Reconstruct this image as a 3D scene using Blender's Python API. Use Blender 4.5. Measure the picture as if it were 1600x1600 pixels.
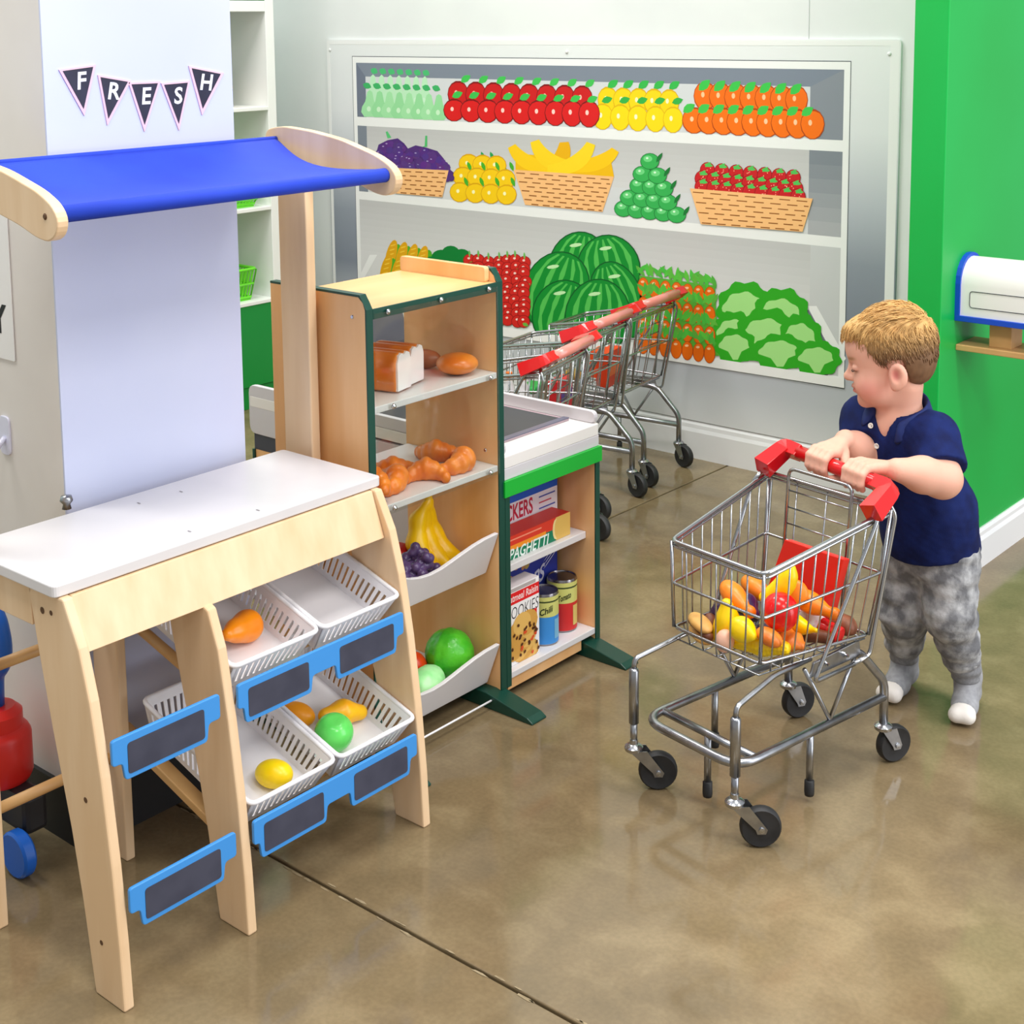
import bpy, bmesh, math, random
import numpy as np
from mathutils import Vector, Matrix

for o in list(bpy.data.objects): bpy.data.objects.remove(o)
SC = bpy.context.scene
COL = SC.collection
random.seed(7); RNG = np.random.RandomState(11)

# ------------------------------------------------------------------ camera
FPX, PPX, PPY = 2258.8, 800.0, 337.9          # focal length and principal point for a 1600 px frame
PITCH, ROLL, YAW, CAMH = .13294, -.01021, .70368, 1.42
CF = np.array([-math.sin(YAW)*math.cos(PITCH), math.cos(YAW)*math.cos(PITCH), -math.sin(PITCH)])
_r = np.array([math.cos(YAW), math.sin(YAW), 0.]); _u = np.cross(_r, CF)
CR = math.cos(ROLL)*_r + math.sin(ROLL)*_u
CU = -math.sin(ROLL)*_r + math.cos(ROLL)*_u
CO = np.array([0, 0, CAMH])
cam = bpy.data.cameras.new('camera'); camo = bpy.data.objects.new('camera', cam); COL.objects.link(camo)
cam.sensor_width = 36; cam.lens = 36*FPX/1600; cam.shift_y = -(800-PPY)/1600; cam.clip_start = .05
M = Matrix(((CR[0], CU[0], -CF[0], 0), (CR[1], CU[1], -CF[1], 0), (CR[2], CU[2], -CF[2], CAMH), (0, 0, 0, 1)))
camo.matrix_world = M
SC.camera = camo
# survey helpers: a point of the photograph carried to a known plane of the room
def ray(x, y): return CF + CR*(x-PPX)/FPX - CU*(y-PPY)/FPX
def onz(x, y, z=0): d = ray(x, y); return CO + d*(z-CAMH)/d[2]
def onx(x, y, X): d = ray(x, y); return CO + d*X/d[0]
def ony(x, y, Y): d = ray(x, y); return CO + d*Y/d[1]
def onplane(x, y, P, n): d = ray(x, y); return CO + d*(((np.array(P)-CO)@n)/(d@n))

# ------------------------------------------------------------------ world, lamps, exposure
W = bpy.data.worlds.new('world'); SC.world = W; W.use_nodes = True
W.node_tree.nodes['Background'].inputs[0].default_value = (.93, .97, 1.0, 1)
W.node_tree.nodes['Background'].inputs[1].default_value = .5
def area(name, loc, size, power, color=(1, .97, .92)):
    l = bpy.data.lights.new(name, 'AREA'); l.shape = 'RECTANGLE'; l.size, l.size_y = size; l.energy = power; l.color = color
    o = bpy.data.objects.new(name, l); COL.objects.link(o); o.location = loc
    return o
for i, (lx, ly) in enumerate([(-3.3, 2.6), (-1.0, 2.6), (-3.3, .6), (-1.0, .6), (1.2, 2.6), (1.2, .6)]):
    area('ceiling_lamp', (lx, ly, 3.5), (1.2, .6), 40)
win = area('window_daylight', (3.0, 3.2, 1.4), (4.4, 2.4), 120, (.93, .96, 1.)); win.rotation_euler = (0, math.radians(90), 0)
SC.view_settings.view_transform = 'Standard'; SC.view_settings.look = 'None'
SC.view_settings.gamma = 1; SC.view_settings.use_curve_mapping = False
SC.view_settings.exposure = .22

# ------------------------------------------------------------------ materials
def lin(c):
    out = []
    for v in c[:3]:
        v /= 255.
        out.append(v/12.92 if v <= .04045 else ((v+.055)/1.055)**2.4)
    return tuple(out) + (1.,)
MATS = {}
def mat(name, c, rough=.5, metal=0., spec=.5, c2=None, scale=20., bump=0., stretch=None, detail=3., lo=.35, hi=.65, trans=0., coat=0., sss=0., bscale=None, emit=0.):
    if name in MATS: return MATS[name]
    m = bpy.data.materials.new(name); m.use_nodes = True; nt = m.node_tree; b = nt.nodes['Principled BSDF']
    b.inputs['Base Color'].default_value = lin(c); b.inputs['Roughness'].default_value = rough; b.inputs['Metallic'].default_value = metal
    b.inputs['Specular IOR Level'].default_value = spec; b.inputs['Transmission Weight'].default_value = trans; b.inputs['Coat Weight'].default_value = coat
    if sss: b.inputs['Subsurface Weight'].default_value = sss; b.inputs['Subsurface Radius'].default_value = (.012, .005, .003); b.inputs['Subsurface Scale'].default_value = 1.
    if c2 or bump:
        tc = nt.nodes.new('ShaderNodeTexCoord'); mp = nt.nodes.new('ShaderNodeMapping'); nz = nt.nodes.new('ShaderNodeTexNoise')
        nt.links.new(tc.outputs['Object'], mp.inputs['Vector']); nt.links.new(mp.outputs[0], nz.inputs['Vector'])
        if stretch: mp.inputs['Scale'].default_value = stretch
        nz.inputs['Scale'].default_value = scale; nz.inputs['Detail'].default_value = detail
        if c2:
            rp = nt.nodes.new('ShaderNodeValToRGB'); rp.color_ramp.elements[0].position = lo; rp.color_ramp.elements[1].position = hi
            rp.color_ramp.elements[0].color = lin(c); rp.color_ramp.elements[1].color = lin(c2)
            nt.links.new(nz.outputs['Fac'], rp.inputs[0]); nt.links.new(rp.outputs[0], b.inputs['Base Color'])
        if bump:
            src = nz
            if bscale:
                src = nt.nodes.new('ShaderNodeTexNoise'); src.inputs['Scale'].default_value = bscale; src.inputs['Detail'].default_value = 2; nt.links.new(mp.outputs[0], src.inputs['Vector'])
            bp = nt.nodes.new('ShaderNodeBump'); bp.inputs['Strength'].default_value = bump; bp.inputs['Distance'].default_value = .004
            nt.links.new(src.outputs['Fac'], bp.inputs['Height']); nt.links.new(bp.outputs[0], b.inputs['Normal'])
    MATS[name] = m; return m

def clear_mat(name, tint=(255, 255, 255), gloss=.06):
    m = bpy.data.materials.new(name); m.use_nodes = True; nt = m.node_tree; nt.nodes.clear()
    out = nt.nodes.new('ShaderNodeOutputMaterial'); mx = nt.nodes.new('ShaderNodeMixShader'); t = nt.nodes.new('ShaderNodeBsdfTransparent'); g = nt.nodes.new('ShaderNodeBsdfGlossy')
    t.inputs[0].default_value = lin(tint); g.inputs['Roughness'].default_value = .05; mx.inputs[0].default_value = gloss
    nt.links.new(t.outputs[0], mx.inputs[1]); nt.links.new(g.outputs[0], mx.inputs[2]); nt.links.new(mx.outputs[0], out.inputs[0])
    MATS[name] = m; return m

def vcol_mat(name, rough=.45, spec=.4):
    m = bpy.data.materials.new(name); m.use_nodes = True; nt = m.node_tree; b = nt.nodes['Principled BSDF']
    a = nt.nodes.new('ShaderNodeAttribute'); a.attribute_name = 'Col'; nt.links.new(a.outputs['Color'], b.inputs['Base Color'])
    b.inputs['Roughness'].default_value = rough; b.inputs['Specular IOR Level'].default_value = spec
    MATS[name] = m; return m

BIRCH = mat('birch', (238, 207, 170), .42, c2=(226, 190, 148), scale=3.2, stretch=(6, 6, .7), detail=4)
BIRCH_END = mat('birch_edge', (228, 190, 150), .5, c2=(240, 212, 172), scale=40, stretch=(1, 1, 6))
DOWEL = mat('dowel', (214, 170, 112), .45, c2=(196, 148, 92), scale=8)
MAPLE = mat('maple', (244, 194, 138), .38, c2=(232, 174, 112), scale=2.6, stretch=(5, 5, .6), detail=4)
MAPLE_TOP = mat('maple_top', (236, 192, 134), .36, c2=(224, 176, 116), scale=2.6, stretch=(5, .6, 5))
TEAL = mat('teal_edging', (4, 66, 54), .4)
WHITE_LAM = mat('white_laminate', (224, 221, 223), .3, c2=(217, 214, 217), scale=6)
WHITE_PL = mat('white_plastic', (240, 238, 242), .35)
GREY_LAM = mat('grey_laminate', (206, 202, 208), .35)
CHROME = mat('chrome', (178, 180, 184), .22, 1.)
STEEL = mat('galvanised_steel', (176, 178, 182), .3, 1., c2=(150, 152, 158), scale=30)
BLACK = mat('black_rubber', (26, 26, 28), .55, c2=(40, 40, 42), scale=30)
RED_PL = mat('red_plastic', (214, 20, 26), .22, coat=.3)
RED_GLARE_PL = mat('red_plastic_glare', (232, 140, 130), .22, coat=.3)  # red handle plastic with ceiling-light glare painted into its colour
GREEN_PL = mat('bright_green', (14, 172, 52), .35)
DARKGREEN = mat('dark_green_plastic', (8, 62, 50), .38)
LIME = mat('lime_plastic', (110, 222, 44), .35)
BLUE_PL = mat('sky_blue_plastic', (62, 148, 226), .38)
SLATE = mat('chalkboard', (52, 54, 72), .6, c2=(64, 66, 84), scale=16)
BLUE_FAB = mat('blue_canvas', (17, 56, 190), .75, c2=(22, 64, 200), scale=8, bump=.06, bscale=900)
SCREW = mat('screw', (200, 202, 206), .2, 1.)
HOLE = mat('brown_hole', (92, 62, 36), .7)
CLEAR = clear_mat('clear_acrylic', (250, 252, 250), .07)
PRINT = vcol_mat('print', .42, .35)

# ------------------------------------------------------------------ objects
def link(name, me, parent=None, mats=(), smooth=False, loc=None):
    o = bpy.data.objects.new(name, me); COL.objects.link(o)
    for m in (mats if isinstance(mats, (list, tuple)) else [mats]): me.materials.append(m)
    if smooth: me.shade_smooth()
    if parent: o.parent = parent
    if loc is not None: o.location = loc
    return o
def thing(name, label, cat, loc=(0, 0, 0), rz=0, group=None):
    o = bpy.data.objects.new(name, None); COL.objects.link(o); o.location = loc; o.rotation_euler = (0, 0, rz); o.empty_display_size = .05
    return tag(o, label, cat, group)
def tag(o, label=None, cat=None, group=None, kind=None):
    if label: o['label'] = label
    if cat: o['category'] = cat
    if group: o['group'] = group
    if kind: o['kind'] = kind
    return o
def copy_tree(o, parent=None):
    c = o.copy(); COL.objects.link(c); c.parent = parent
    for ch in list(o.children): copy_tree(ch, c)
    return c

class MB:
    """collects polygons of one mesh"""
    def __init__(s): s.v = []; s.f = []; s.mi = []; s.col = []
    def add(s, vs, fs, mi=0, col=None):
        n = len(s.v); s.v += [tuple(map(float, v)) for v in vs]
        for f in fs: s.f.append(tuple(i+n for i in f)); s.mi.append(mi); s.col.append(col)
        return s
    def box(s, a, b, mi=0, col=None):
        (x0, y0, z0), (x1, y1, z1) = np.minimum(a, b), np.maximum(a, b)
        return s.add([(x0,y0,z0),(x1,y0,z0),(x1,y1,z0),(x0,y1,z0),(x0,y0,z1),(x1,y0,z1),(x1,y1,z1),(x0,y1,z1)],
                     [(0,3,2,1),(4,5,6,7),(0,1,5,4),(1,2,6,5),(2,3,7,6),(3,0,4,7)], mi, col)
    def prism(s, pts, axis, a, b, mi=0, col=None, mi_side=None):
        """extrude a 2-D outline along an axis (0 x, 1 y, 2 z) between a and b"""
        n = len(pts); o = [i for i in range(3) if i != axis]
        vs = []
        for t in (a, b):
            for p in pts:
                q = [0, 0, 0]; q[o[0]] = p[0]; q[o[1]] = p[1]; q[axis] = t; vs.append(q)
        s.add(vs, [tuple(range(n))[::-1], tuple(range(n, 2*n))], mi, col)
        k = len(s.v)-2*n
        for i in range(n):
            j = (i+1) % n; s.f.append((k+i, k+j, k+n+j, k+n+i)); s.mi.append(mi if mi_side is None else mi_side); s.col.append(col)
        return s
    def tube(s, pts, r, n=8, closed=False, mi=0, cap=True, col=None):
        P = np.array(pts, float); m = len(P); R = np.full(m, r) if np.isscalar(r) else np.array(r)
        T = np.zeros_like(P)
        for i in range(m):
            a = P[(i-1) % m] if (closed or i > 0) else P[i]; b = P[(i+1) % m] if (closed or i < m-1) else P[i]
            T[i] = (b-a)/max(1e-9, np.linalg.norm(b-a))
        N = np.cross(T[0], [0, 0, 1.]); 
        if np.linalg.norm(N) < 1e-3: N = np.cross(T[0], [1., 0, 0])
        N /= np.linalg.norm(N); vs = []
        for i in range(m):
            N = N - T[i]*(N@T[i]); N /= max(1e-9, np.linalg.norm(N)); Bn = np.cross(T[i], N)
            for k in range(n):
                a = 2*math.pi*k/n; vs.append(P[i]+R[i]*(math.cos(a)*N+math.sin(a)*Bn))
        fs = []
        for i in range(m if closed else m-1):
            j = (i+1) % m
            for k in range(n): fs.append((i*n+k, i*n+(k+1) % n, j*n+(k+1) % n, j*n+k))
        if cap and not closed: fs += [tuple(range(n))[::-1], tuple(range((m-1)*n, m*n))]
        return s.add(vs, fs, mi, col)
    def lathe(s, prof, n=24, c=(0, 0, 0), ax=(0, 0, 1), mi=0, col=None):
        ax = np.array(ax, float); ax /= np.linalg.norm(ax); u = np.cross(ax, [0, 0, 1.] if abs(ax[2]) < .9 else [1., 0, 0]); u /= np.linalg.norm(u); w = np.cross(ax, u)
        vs = [np.array(c)+ax*h+r*(math.cos(2*math.pi*k/n)*u+math.sin(2*math.pi*k/n)*w) for r, h in prof for k in range(n)]
        fs = [(i*n+k, i*n+(k+1) % n, (i+1)*n+(k+1) % n, (i+1)*n+k) for i in range(len(prof)-1) for k in range(n)]
        if prof[0][0] > 1e-6: fs.append(tuple(range(n))[::-1])
        if prof[-1][0] > 1e-6: fs.append(tuple(range((len(prof)-1)*n, len(prof)*n)))
        return s.add(vs, fs, mi, col)
    def build(s, name, mats, parent=None, smooth=False, bevel=0., loc=None, angle=None):
        me = bpy.data.meshes.new(name); me.from_pydata(s.v, [], s.f); me.polygons.foreach_set('material_index', s.mi)
        if any(c is not None for c in s.col):
            at = me.color_attributes.new('Col', 'FLOAT_COLOR', 'CORNER'); buf = []
            for p, c in zip(me.polygons, s.col): buf += list(lin(c or (255, 255, 255)))*p.loop_total
            at.data.foreach_set('color', buf)
        bm = bmesh.new(); bm.from_mesh(me); bmesh.ops.remove_doubles(bm, verts=bm.verts, dist=1e-6) if bevel else None
        bmesh.ops.recalc_face_normals(bm, faces=bm.faces); bm.to_mesh(me); bm.free()
        o = link(name, me, parent, mats, smooth, loc)
        if smooth and angle: 
            me.set_sharp_from_angle(angle=angle)
        if bevel:
            md = o.modifiers.new('bevel', 'BEVEL'); md.width = bevel; md.segments = 2; md.limit_method = 'ANGLE'; md.angle_limit = .6
        return o

def fillet(pts, r, n=5, closed=False):
    P = [np.array(p, float) for p in pts]; out = []; m = len(P)
    for i in range(m):
        if not closed and i in (0, m-1): out.append(P[i]); continue
        a, b, c = P[i-1], P[i], P[(i+1) % m]; d1 = a-b; d2 = c-b; l1 = np.linalg.norm(d1); l2 = np.linalg.norm(d2)
        t = min(r, l1*.49, l2*.49); p = b+d1/l1*t; q = b+d2/l2*t
        for k in range(n+1):
            w = k/n; out.append((1-w)**2*p+2*w*(1-w)*b+w*w*q)
    return out
def rrect(x0, x1, y0, y1, r, n=4):
    return [(float(p[0]), float(p[1])) for p in fillet([(x0,y0,0),(x1,y0,0),(x1,y1,0),(x0,y1,0)], r, n, True)]
def box(name, a, b, m, parent=None, bevel=0.): return MB().box(a, b).build(name, m, parent, bevel=bevel)
def text_into(mb, s, size, fn, shear=0., col=None, mi=0, width=None, bold=0.):
    """lay lettering into a mesh; fn maps flat (x, y) to a 3-D point"""
    cu = bpy.data.curves.new('t', 'FONT'); cu.body = s; cu.size = size; cu.shear = shear; cu.align_x = 'CENTER'; cu.align_y = 'CENTER'; cu.offset = bold; cu.resolution_u = 3
    o = bpy.data.objects.new('t', cu); COL.objects.link(o); me = bpy.data.meshes.new_from_object(o.evaluated_get(bpy.context.evaluated_depsgraph_get()))
    vs = np.array([v.co[:] for v in me.vertices]); fs = [tuple(p.vertices) for p in me.polygons]
    if width: vs[:, 0] *= width/max(1e-6, vs[:, 0].max()-vs[:, 0].min())
    mb.add([fn(v[0], v[1]) for v in vs], fs, mi, col)
    bpy.data.objects.remove(o); bpy.data.curves.remove(cu); bpy.data.meshes.remove(me)

# ------------------------------------------------------------------ implicit surfaces (surface nets)
def v3(*a): return np.array(a, np.float32)
def d_sph(P, c, r): return np.linalg.norm(P-v3(*c), axis=1)-r
def d_ell(P, c, r):
    q = (P-v3(*c))/v3(*r); k = np.linalg.norm(q, axis=1); k2 = np.linalg.norm(q/v3(*r), axis=1)
    return k*(k-1)/np.maximum(k2, 1e-6)
def d_cap(P, a, b, ra, rb=None):
    rb = ra if rb is None else rb; a = v3(*a); b = v3(*b); ba = b-a
    t = np.clip((P-a)@ba/max(1e-12, float(ba@ba)), 0, 1); return np.linalg.norm(P-a-t[:, None]*ba, axis=1)-(ra+(rb-ra)*t)
def d_box(P, c, h, r=0.):
    q = np.abs(P-v3(*c))-v3(*h)+r; return np.linalg.norm(np.maximum(q, 0), axis=1)+np.minimum(q.max(1), 0)-r
def smin(a, b, k):
    if k <= 0: return np.minimum(a, b)
    h = np.clip(.5+.5*(b-a)/k, 0, 1); return b+(a-b)*h-k*h*(1-h)
def smax(a, b, k): return -smin(-a, -b, k)
def chain(P, pts, rs, k=.01):
    d = None
    for i in range(len(pts)-1):
        e = d_cap(P, pts[i], pts[i+1], rs[i], rs[i+1]); d = e if d is None else smin(d, e, k)
    return d
def nz(P, f, seed=0):
    """cheap smooth noise"""
    r = np.random.RandomState(seed); s = 0
    for i in range(5):
        w = r.normal(size=3).astype(np.float32)*f*(1+.4*i); s = s+np.sin(P@w+r.uniform(0, 6.28))/(1+.5*i)
    return s/3.
def sdf_mesh(fn, lo, hi, h):
    lo = np.array(lo, np.float32); hi = np.array(hi, np.float32); B = 6
    n = (np.ceil((hi-lo)/h/B).astype(int))*B+1; hB = h*B; nb = (n-1)//B
    cs = [lo[k]+(np.arange(nb[k])+.5)*hB for k in range(3)]
    G = np.stack(np.meshgrid(*cs, indexing='ij'), -1).reshape(-1, 3).astype(np.float32)
    act = (np.abs(fn(G)) < hB*1.35).reshape(nb)
    D = np.ones(n, np.float32); sg = (fn(G).reshape(nb) > 0)
    D[:-1, :-1, :-1] = np.where(np.repeat(np.repeat(np.repeat(sg, B, 0), B, 1), B, 2), 1, -1)
    mk = np.zeros(n, bool)
    for i, j, k in np.argwhere(act): mk[i*B:i*B+B+1, j*B:j*B+B+1, k*B:k*B+B+1] = True
    idx = np.argwhere(mk); P = (lo+idx*h).astype(np.float32); D[mk] = np.concatenate([fn(q) for q in np.array_split(P, max(1, len(P)//400000))])
    D[0], D[-1] = 1, 1; D[:, 0], D[:, -1] = 1, 1; D[:, :, 0], D[:, :, -1] = 1, 1
    I = D < 0
    c = np.zeros(np.array(n)-1, np.int8)
    for a in (0, 1):
        for b in (0, 1):
            for d in (0, 1): c += I[a:n[0]-1+a, b:n[1]-1+b, d:n[2]-1+d]
    cell = np.argwhere((c > 0) & (c < 8)); vid = np.full(c.shape, -1, np.int64); vid[tuple(cell.T)] = np.arange(len(cell))
    acc = np.zeros((len(cell), 3)); cnt = np.zeros(len(cell))
    cor = [(a, b, d) for a in (0, 1) for b in (0, 1) for d in (0, 1)]
    for p in cor:
        for ax in range(3):
            if p[ax]: continue
            q = list(p); q[ax] = 1
            d0 = D[tuple((cell+p).T)]; d1 = D[tuple((cell+q).T)]; m = (d0 < 0) != (d1 < 0)
            t = d0[m]/(d0[m]-d1[m]); off = np.tile(np.array(p, float), (m.sum(), 1)); off[:, ax] += t; acc[m] += off; cnt[m] += 1
    V = lo+(cell+acc/cnt[:, None])*h; F = []
    for ax in range(3):
        u, w = [(1, 2), (2, 0), (0, 1)][ax]; sl0 = [slice(None)]*3; sl1 = [slice(None)]*3; sl0[ax] = slice(0, -1); sl1[ax] = slice(1, None)
        e = np.argwhere(I[tuple(sl0)] != I[tuple(sl1)]); e = e[(e[:, u] > 0) & (e[:, w] > 0)]
        flip = I[tuple(e.T)]
        du = np.zeros(3, int); du[u] = 1; dw = np.zeros(3, int); dw[w] = 1
        q = np.stack([vid[tuple((e-du-dw).T)], vid[tuple((e-dw).T)], vid[tuple(e.T)], vid[tuple((e-du).T)]], 1)
        q[~flip] = q[~flip][:, ::-1]; F.append(q)
    return V, np.concatenate(F)
def sdf_obj(name, fn, lo, hi, h, m, parent=None, loc=None, colfn=None):
    V, F = sdf_mesh(fn, lo, hi, h); me = bpy.data.meshes.new(name)
    me.vertices.add(len(V)); me.vertices.foreach_set('co', V.astype(np.float32).ravel()); me.loops.add(F.size); me.loops.foreach_set('vertex_index', F.ravel().astype(np.int32))
    me.polygons.add(len(F)); me.polygons.foreach_set('loop_start', np.arange(0, F.size, 4, dtype=np.int32)); me.update(); me.validate()
    if colfn is not None:
        C = colfn(V.astype(np.float32)); at = me.color_attributes.new('Col', 'FLOAT_COLOR', 'POINT'); at.data.foreach_set('color', np.concatenate([C, np.ones((len(C), 1))], 1).astype(np.float32).ravel())
    return link(name, me, parent, m, True, loc)
# ================================================================== the room
def concrete():
    m = bpy.data.materials.new('polished_concrete'); m.use_nodes = True; nt = m.node_tree; b = nt.nodes['Principled BSDF']; L = nt.links.new
    tc = nt.nodes.new('ShaderNodeTexCoord')
    def noise(scale, det, dist=0.):
        n = nt.nodes.new('ShaderNodeTexNoise'); n.inputs['Scale'].default_value = scale; n.inputs['Detail'].default_value = det; n.inputs['Distortion'].default_value = dist; L(tc.outputs['Object'], n.inputs['Vector']); return n
    def ramp(src, cs):
        r = nt.nodes.new('ShaderNodeValToRGB'); e = r.color_ramp.elements
        while len(e) < len(cs): e.new(.5)
        for k, (p, c) in enumerate(cs): e[k].position = p; e[k].color = lin(c)
        L(src.outputs['Fac'], r.inputs[0]); return r
    n1 = noise(1.7, 6, .6); r1 = ramp(n1, [(.3, (110, 94, 68)), (.5, (133, 114, 84)), (.68, (158, 139, 106))])
    n2 = noise(9, 8, .4); r2 = ramp(n2, [(.36, (104, 92, 71)), (.5, (126, 110, 84)), (.64, (152, 136, 106))])
    mx = nt.nodes.new('ShaderNodeMix'); mx.data_type = 'RGBA'; mx.inputs[0].default_value = .38; L(r1.outputs[0], mx.inputs[6]); L(r2.outputs[0], mx.inputs[7])
    n3 = noise(120, 3); r3 = ramp(n3, [(.35, (242, 242, 242)), (.65, (255, 255, 255))])
    m2 = nt.nodes.new('ShaderNodeMix'); m2.data_type = 'RGBA'; m2.blend_type = 'MULTIPLY'; m2.inputs[0].default_value = 1.; L(mx.outputs[2], m2.inputs[6]); L(r3.outputs[0], m2.inputs[7])
    L(m2.outputs[2], b.inputs['Base Color'])
    rr = ramp(n2, [(.3, (70, 70, 70)), (.7, (120, 120, 120))]); L(rr.outputs[0], b.inputs['Roughness']); b.inputs['Specular IOR Level'].default_value = .4
    return m
CONC = concrete()
JX, JY, G = -2.394, 1.498, .003
floor = MB().box((-4.9, -1.6, -.08), (3.2, 6.2, -.012)).build('floor', mat('joint_sealant', (74, 62, 46), .8)); tag(floor, kind='structure')
for x0, x1 in ((-4.9, JX-G), (JX+G, 3.2)):
    for y0, y1 in ((-1.6, JY-G), (JY+G, 6.2)):
        box('slab', (x0, y0, -.012), (x1, y1, 0), CONC, floor, bevel=.0022)
# worn filler crumbling along the near joint
mb = MB()
for k in range(70):
    x = -2.07+1.47*RNG.rand()**1.6; w = .003+.010*RNG.rand(); y = JY+RNG.choice([-1, 1])*(.0035+.005*RNG.rand()); a = RNG.rand(5)*.4+.6
    mb.add([(x+w*a[i]*math.cos(i*1.257)*1.6, y+w*.28*a[i]*math.sin(i*1.257), .0004+.0001*(k % 5)) for i in range(5)], [tuple(range(5))])
mb.build('joint_chip', mat('pale_cement', (160, 143, 112), .8, c2=(132, 115, 86), scale=60), floor)['kind'] = 'stuff'

WALL = mat('white_wall', (232, 235, 234), .45, c2=(226, 229, 229), scale=3)
GREENW = mat('green_wall', (0, 168, 64), .42, c2=(0, 175, 72), scale=2.2)
TRIM = mat('white_trim', (240, 240, 242), .3)
wb = MB().box((-4.6, 3.897, 0), (-1.512, 4.0, 3.2)).build('wall_back', WALL); tag(wb, kind='structure')
box('wall_seam', (-2.137, 3.8955, 1.364), (-2.135, 3.897, 3.2), mat('seam_grey', (196, 200, 200), .6), wb)
wl = MB().box((-4.7, -1.6, 0), (-4.6, 4.0, 3.2)).build('wall_left', mat('mint_wall', (206, 226, 220), .5)); tag(wl, kind='structure')
wr = MB().box((-1.512, 3.27, 0), (-1.425, 6.2, 3.2)).build('wall_right', GREENW, bevel=.003); tag(wr, kind='structure')
tag(MB().prism([(3.897, 0), (3.881, 0), (3.881, .088), (3.885, .1), (3.886, .112), (3.892, .122), (3.897, .122)], 0, -4.6, -1.512).build('baseboard_back', TRIM), kind='structure')
pr = [(-1.425, 0), (-1.411, 0), (-1.411, .074), (-1.416, .084), (-1.416, .094), (-1.421, .102), (-1.425, .102)]
tag(MB().prism(pr, 1, 3.2705, 6.2).build('baseboard_right', TRIM), kind='structure')
tag(MB().box((-1.526, 3.256, 0), (-1.411, 3.27, .102)).build('baseboard_front', TRIM), kind='structure')

# column with a glossy white board on its right side
CX, CY0, CY1 = -2.104, 1.305, 1.69
colm = MB().box((-2.85, CY0, 0), (CX, CY1, 3.2)).build('wall_center', mat('cream_paint', (232, 226, 220), .5, c2=(226, 219, 213), scale=5)); tag(colm, kind='structure')
box('white_board', (CX, CY0, .108), (CX+.004, CY1, 3.2), mat('gloss_white_board', (206, 212, 238), .2, c2=(202, 208, 236), scale=4), colm)
kb = MB().box((-2.85, CY0-.008, 0), (CX+.01, CY0, .107)).box((CX, CY0-.008, 0), (CX+.01, CY1, .107)).build('baseboard_center', mat('black_vinyl', (24, 22, 24), .5)); tag(kb, kind='structure')

# ------------------------------------------------------------------ mural
MY = 3.887
def mp(x, y): p = ony(x, y, MY); return p[0], p[2]
panel = thing('mural_panel', 'printed sheet of painted supermarket shelves full of fruit and vegetables on the wall', 'mural', (-3.04, MY, .125))
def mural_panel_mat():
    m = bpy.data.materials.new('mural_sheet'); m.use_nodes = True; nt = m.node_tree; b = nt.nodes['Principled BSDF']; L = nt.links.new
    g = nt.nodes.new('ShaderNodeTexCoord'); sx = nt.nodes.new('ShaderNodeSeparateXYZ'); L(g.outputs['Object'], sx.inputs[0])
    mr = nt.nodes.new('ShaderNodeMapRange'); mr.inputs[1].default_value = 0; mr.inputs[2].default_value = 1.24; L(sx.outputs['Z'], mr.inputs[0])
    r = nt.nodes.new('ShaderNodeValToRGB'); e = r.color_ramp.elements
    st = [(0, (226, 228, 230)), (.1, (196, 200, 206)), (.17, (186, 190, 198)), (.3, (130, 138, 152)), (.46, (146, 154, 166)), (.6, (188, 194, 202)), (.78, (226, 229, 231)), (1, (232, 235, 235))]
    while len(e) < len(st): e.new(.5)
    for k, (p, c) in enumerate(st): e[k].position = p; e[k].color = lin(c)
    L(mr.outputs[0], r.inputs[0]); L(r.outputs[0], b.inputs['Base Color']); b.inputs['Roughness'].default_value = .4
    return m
PX0, PX1, PZ0, PZ1 = -4.244+3.04, -1.836+3.04, 0., 1.362-.125
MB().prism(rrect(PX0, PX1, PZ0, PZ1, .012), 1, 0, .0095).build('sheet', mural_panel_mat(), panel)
mb = MB()
WB = .018
for a, b in (((PX0+.004, PZ1-WB), (PX1-.004, PZ1-.003)), ((PX0+.003, PZ0+.004), (PX0+WB, PZ1-WB)), ((PX1-.032, PZ0+.004), (PX1-.003, PZ1-WB))):
    mb.box((a[0], -.0006, a[1]), (b[0], .0, b[1]), col=(238, 239, 238))
mb.build('printed_border', PRINT, panel)
for x, y in ((516, 78), (886, 81), (1390, 84)):
    X, Z = mp(x, y); MB().lathe([(0, .0), (.006, 0), (.006, .002), (.0035, .004), (0, .004)], 12, (X+3.04, -.0006, Z-.125), (0, -1, 0)).build('screw', mat('white_screw', (236, 236, 236), .3), panel, True)

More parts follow.
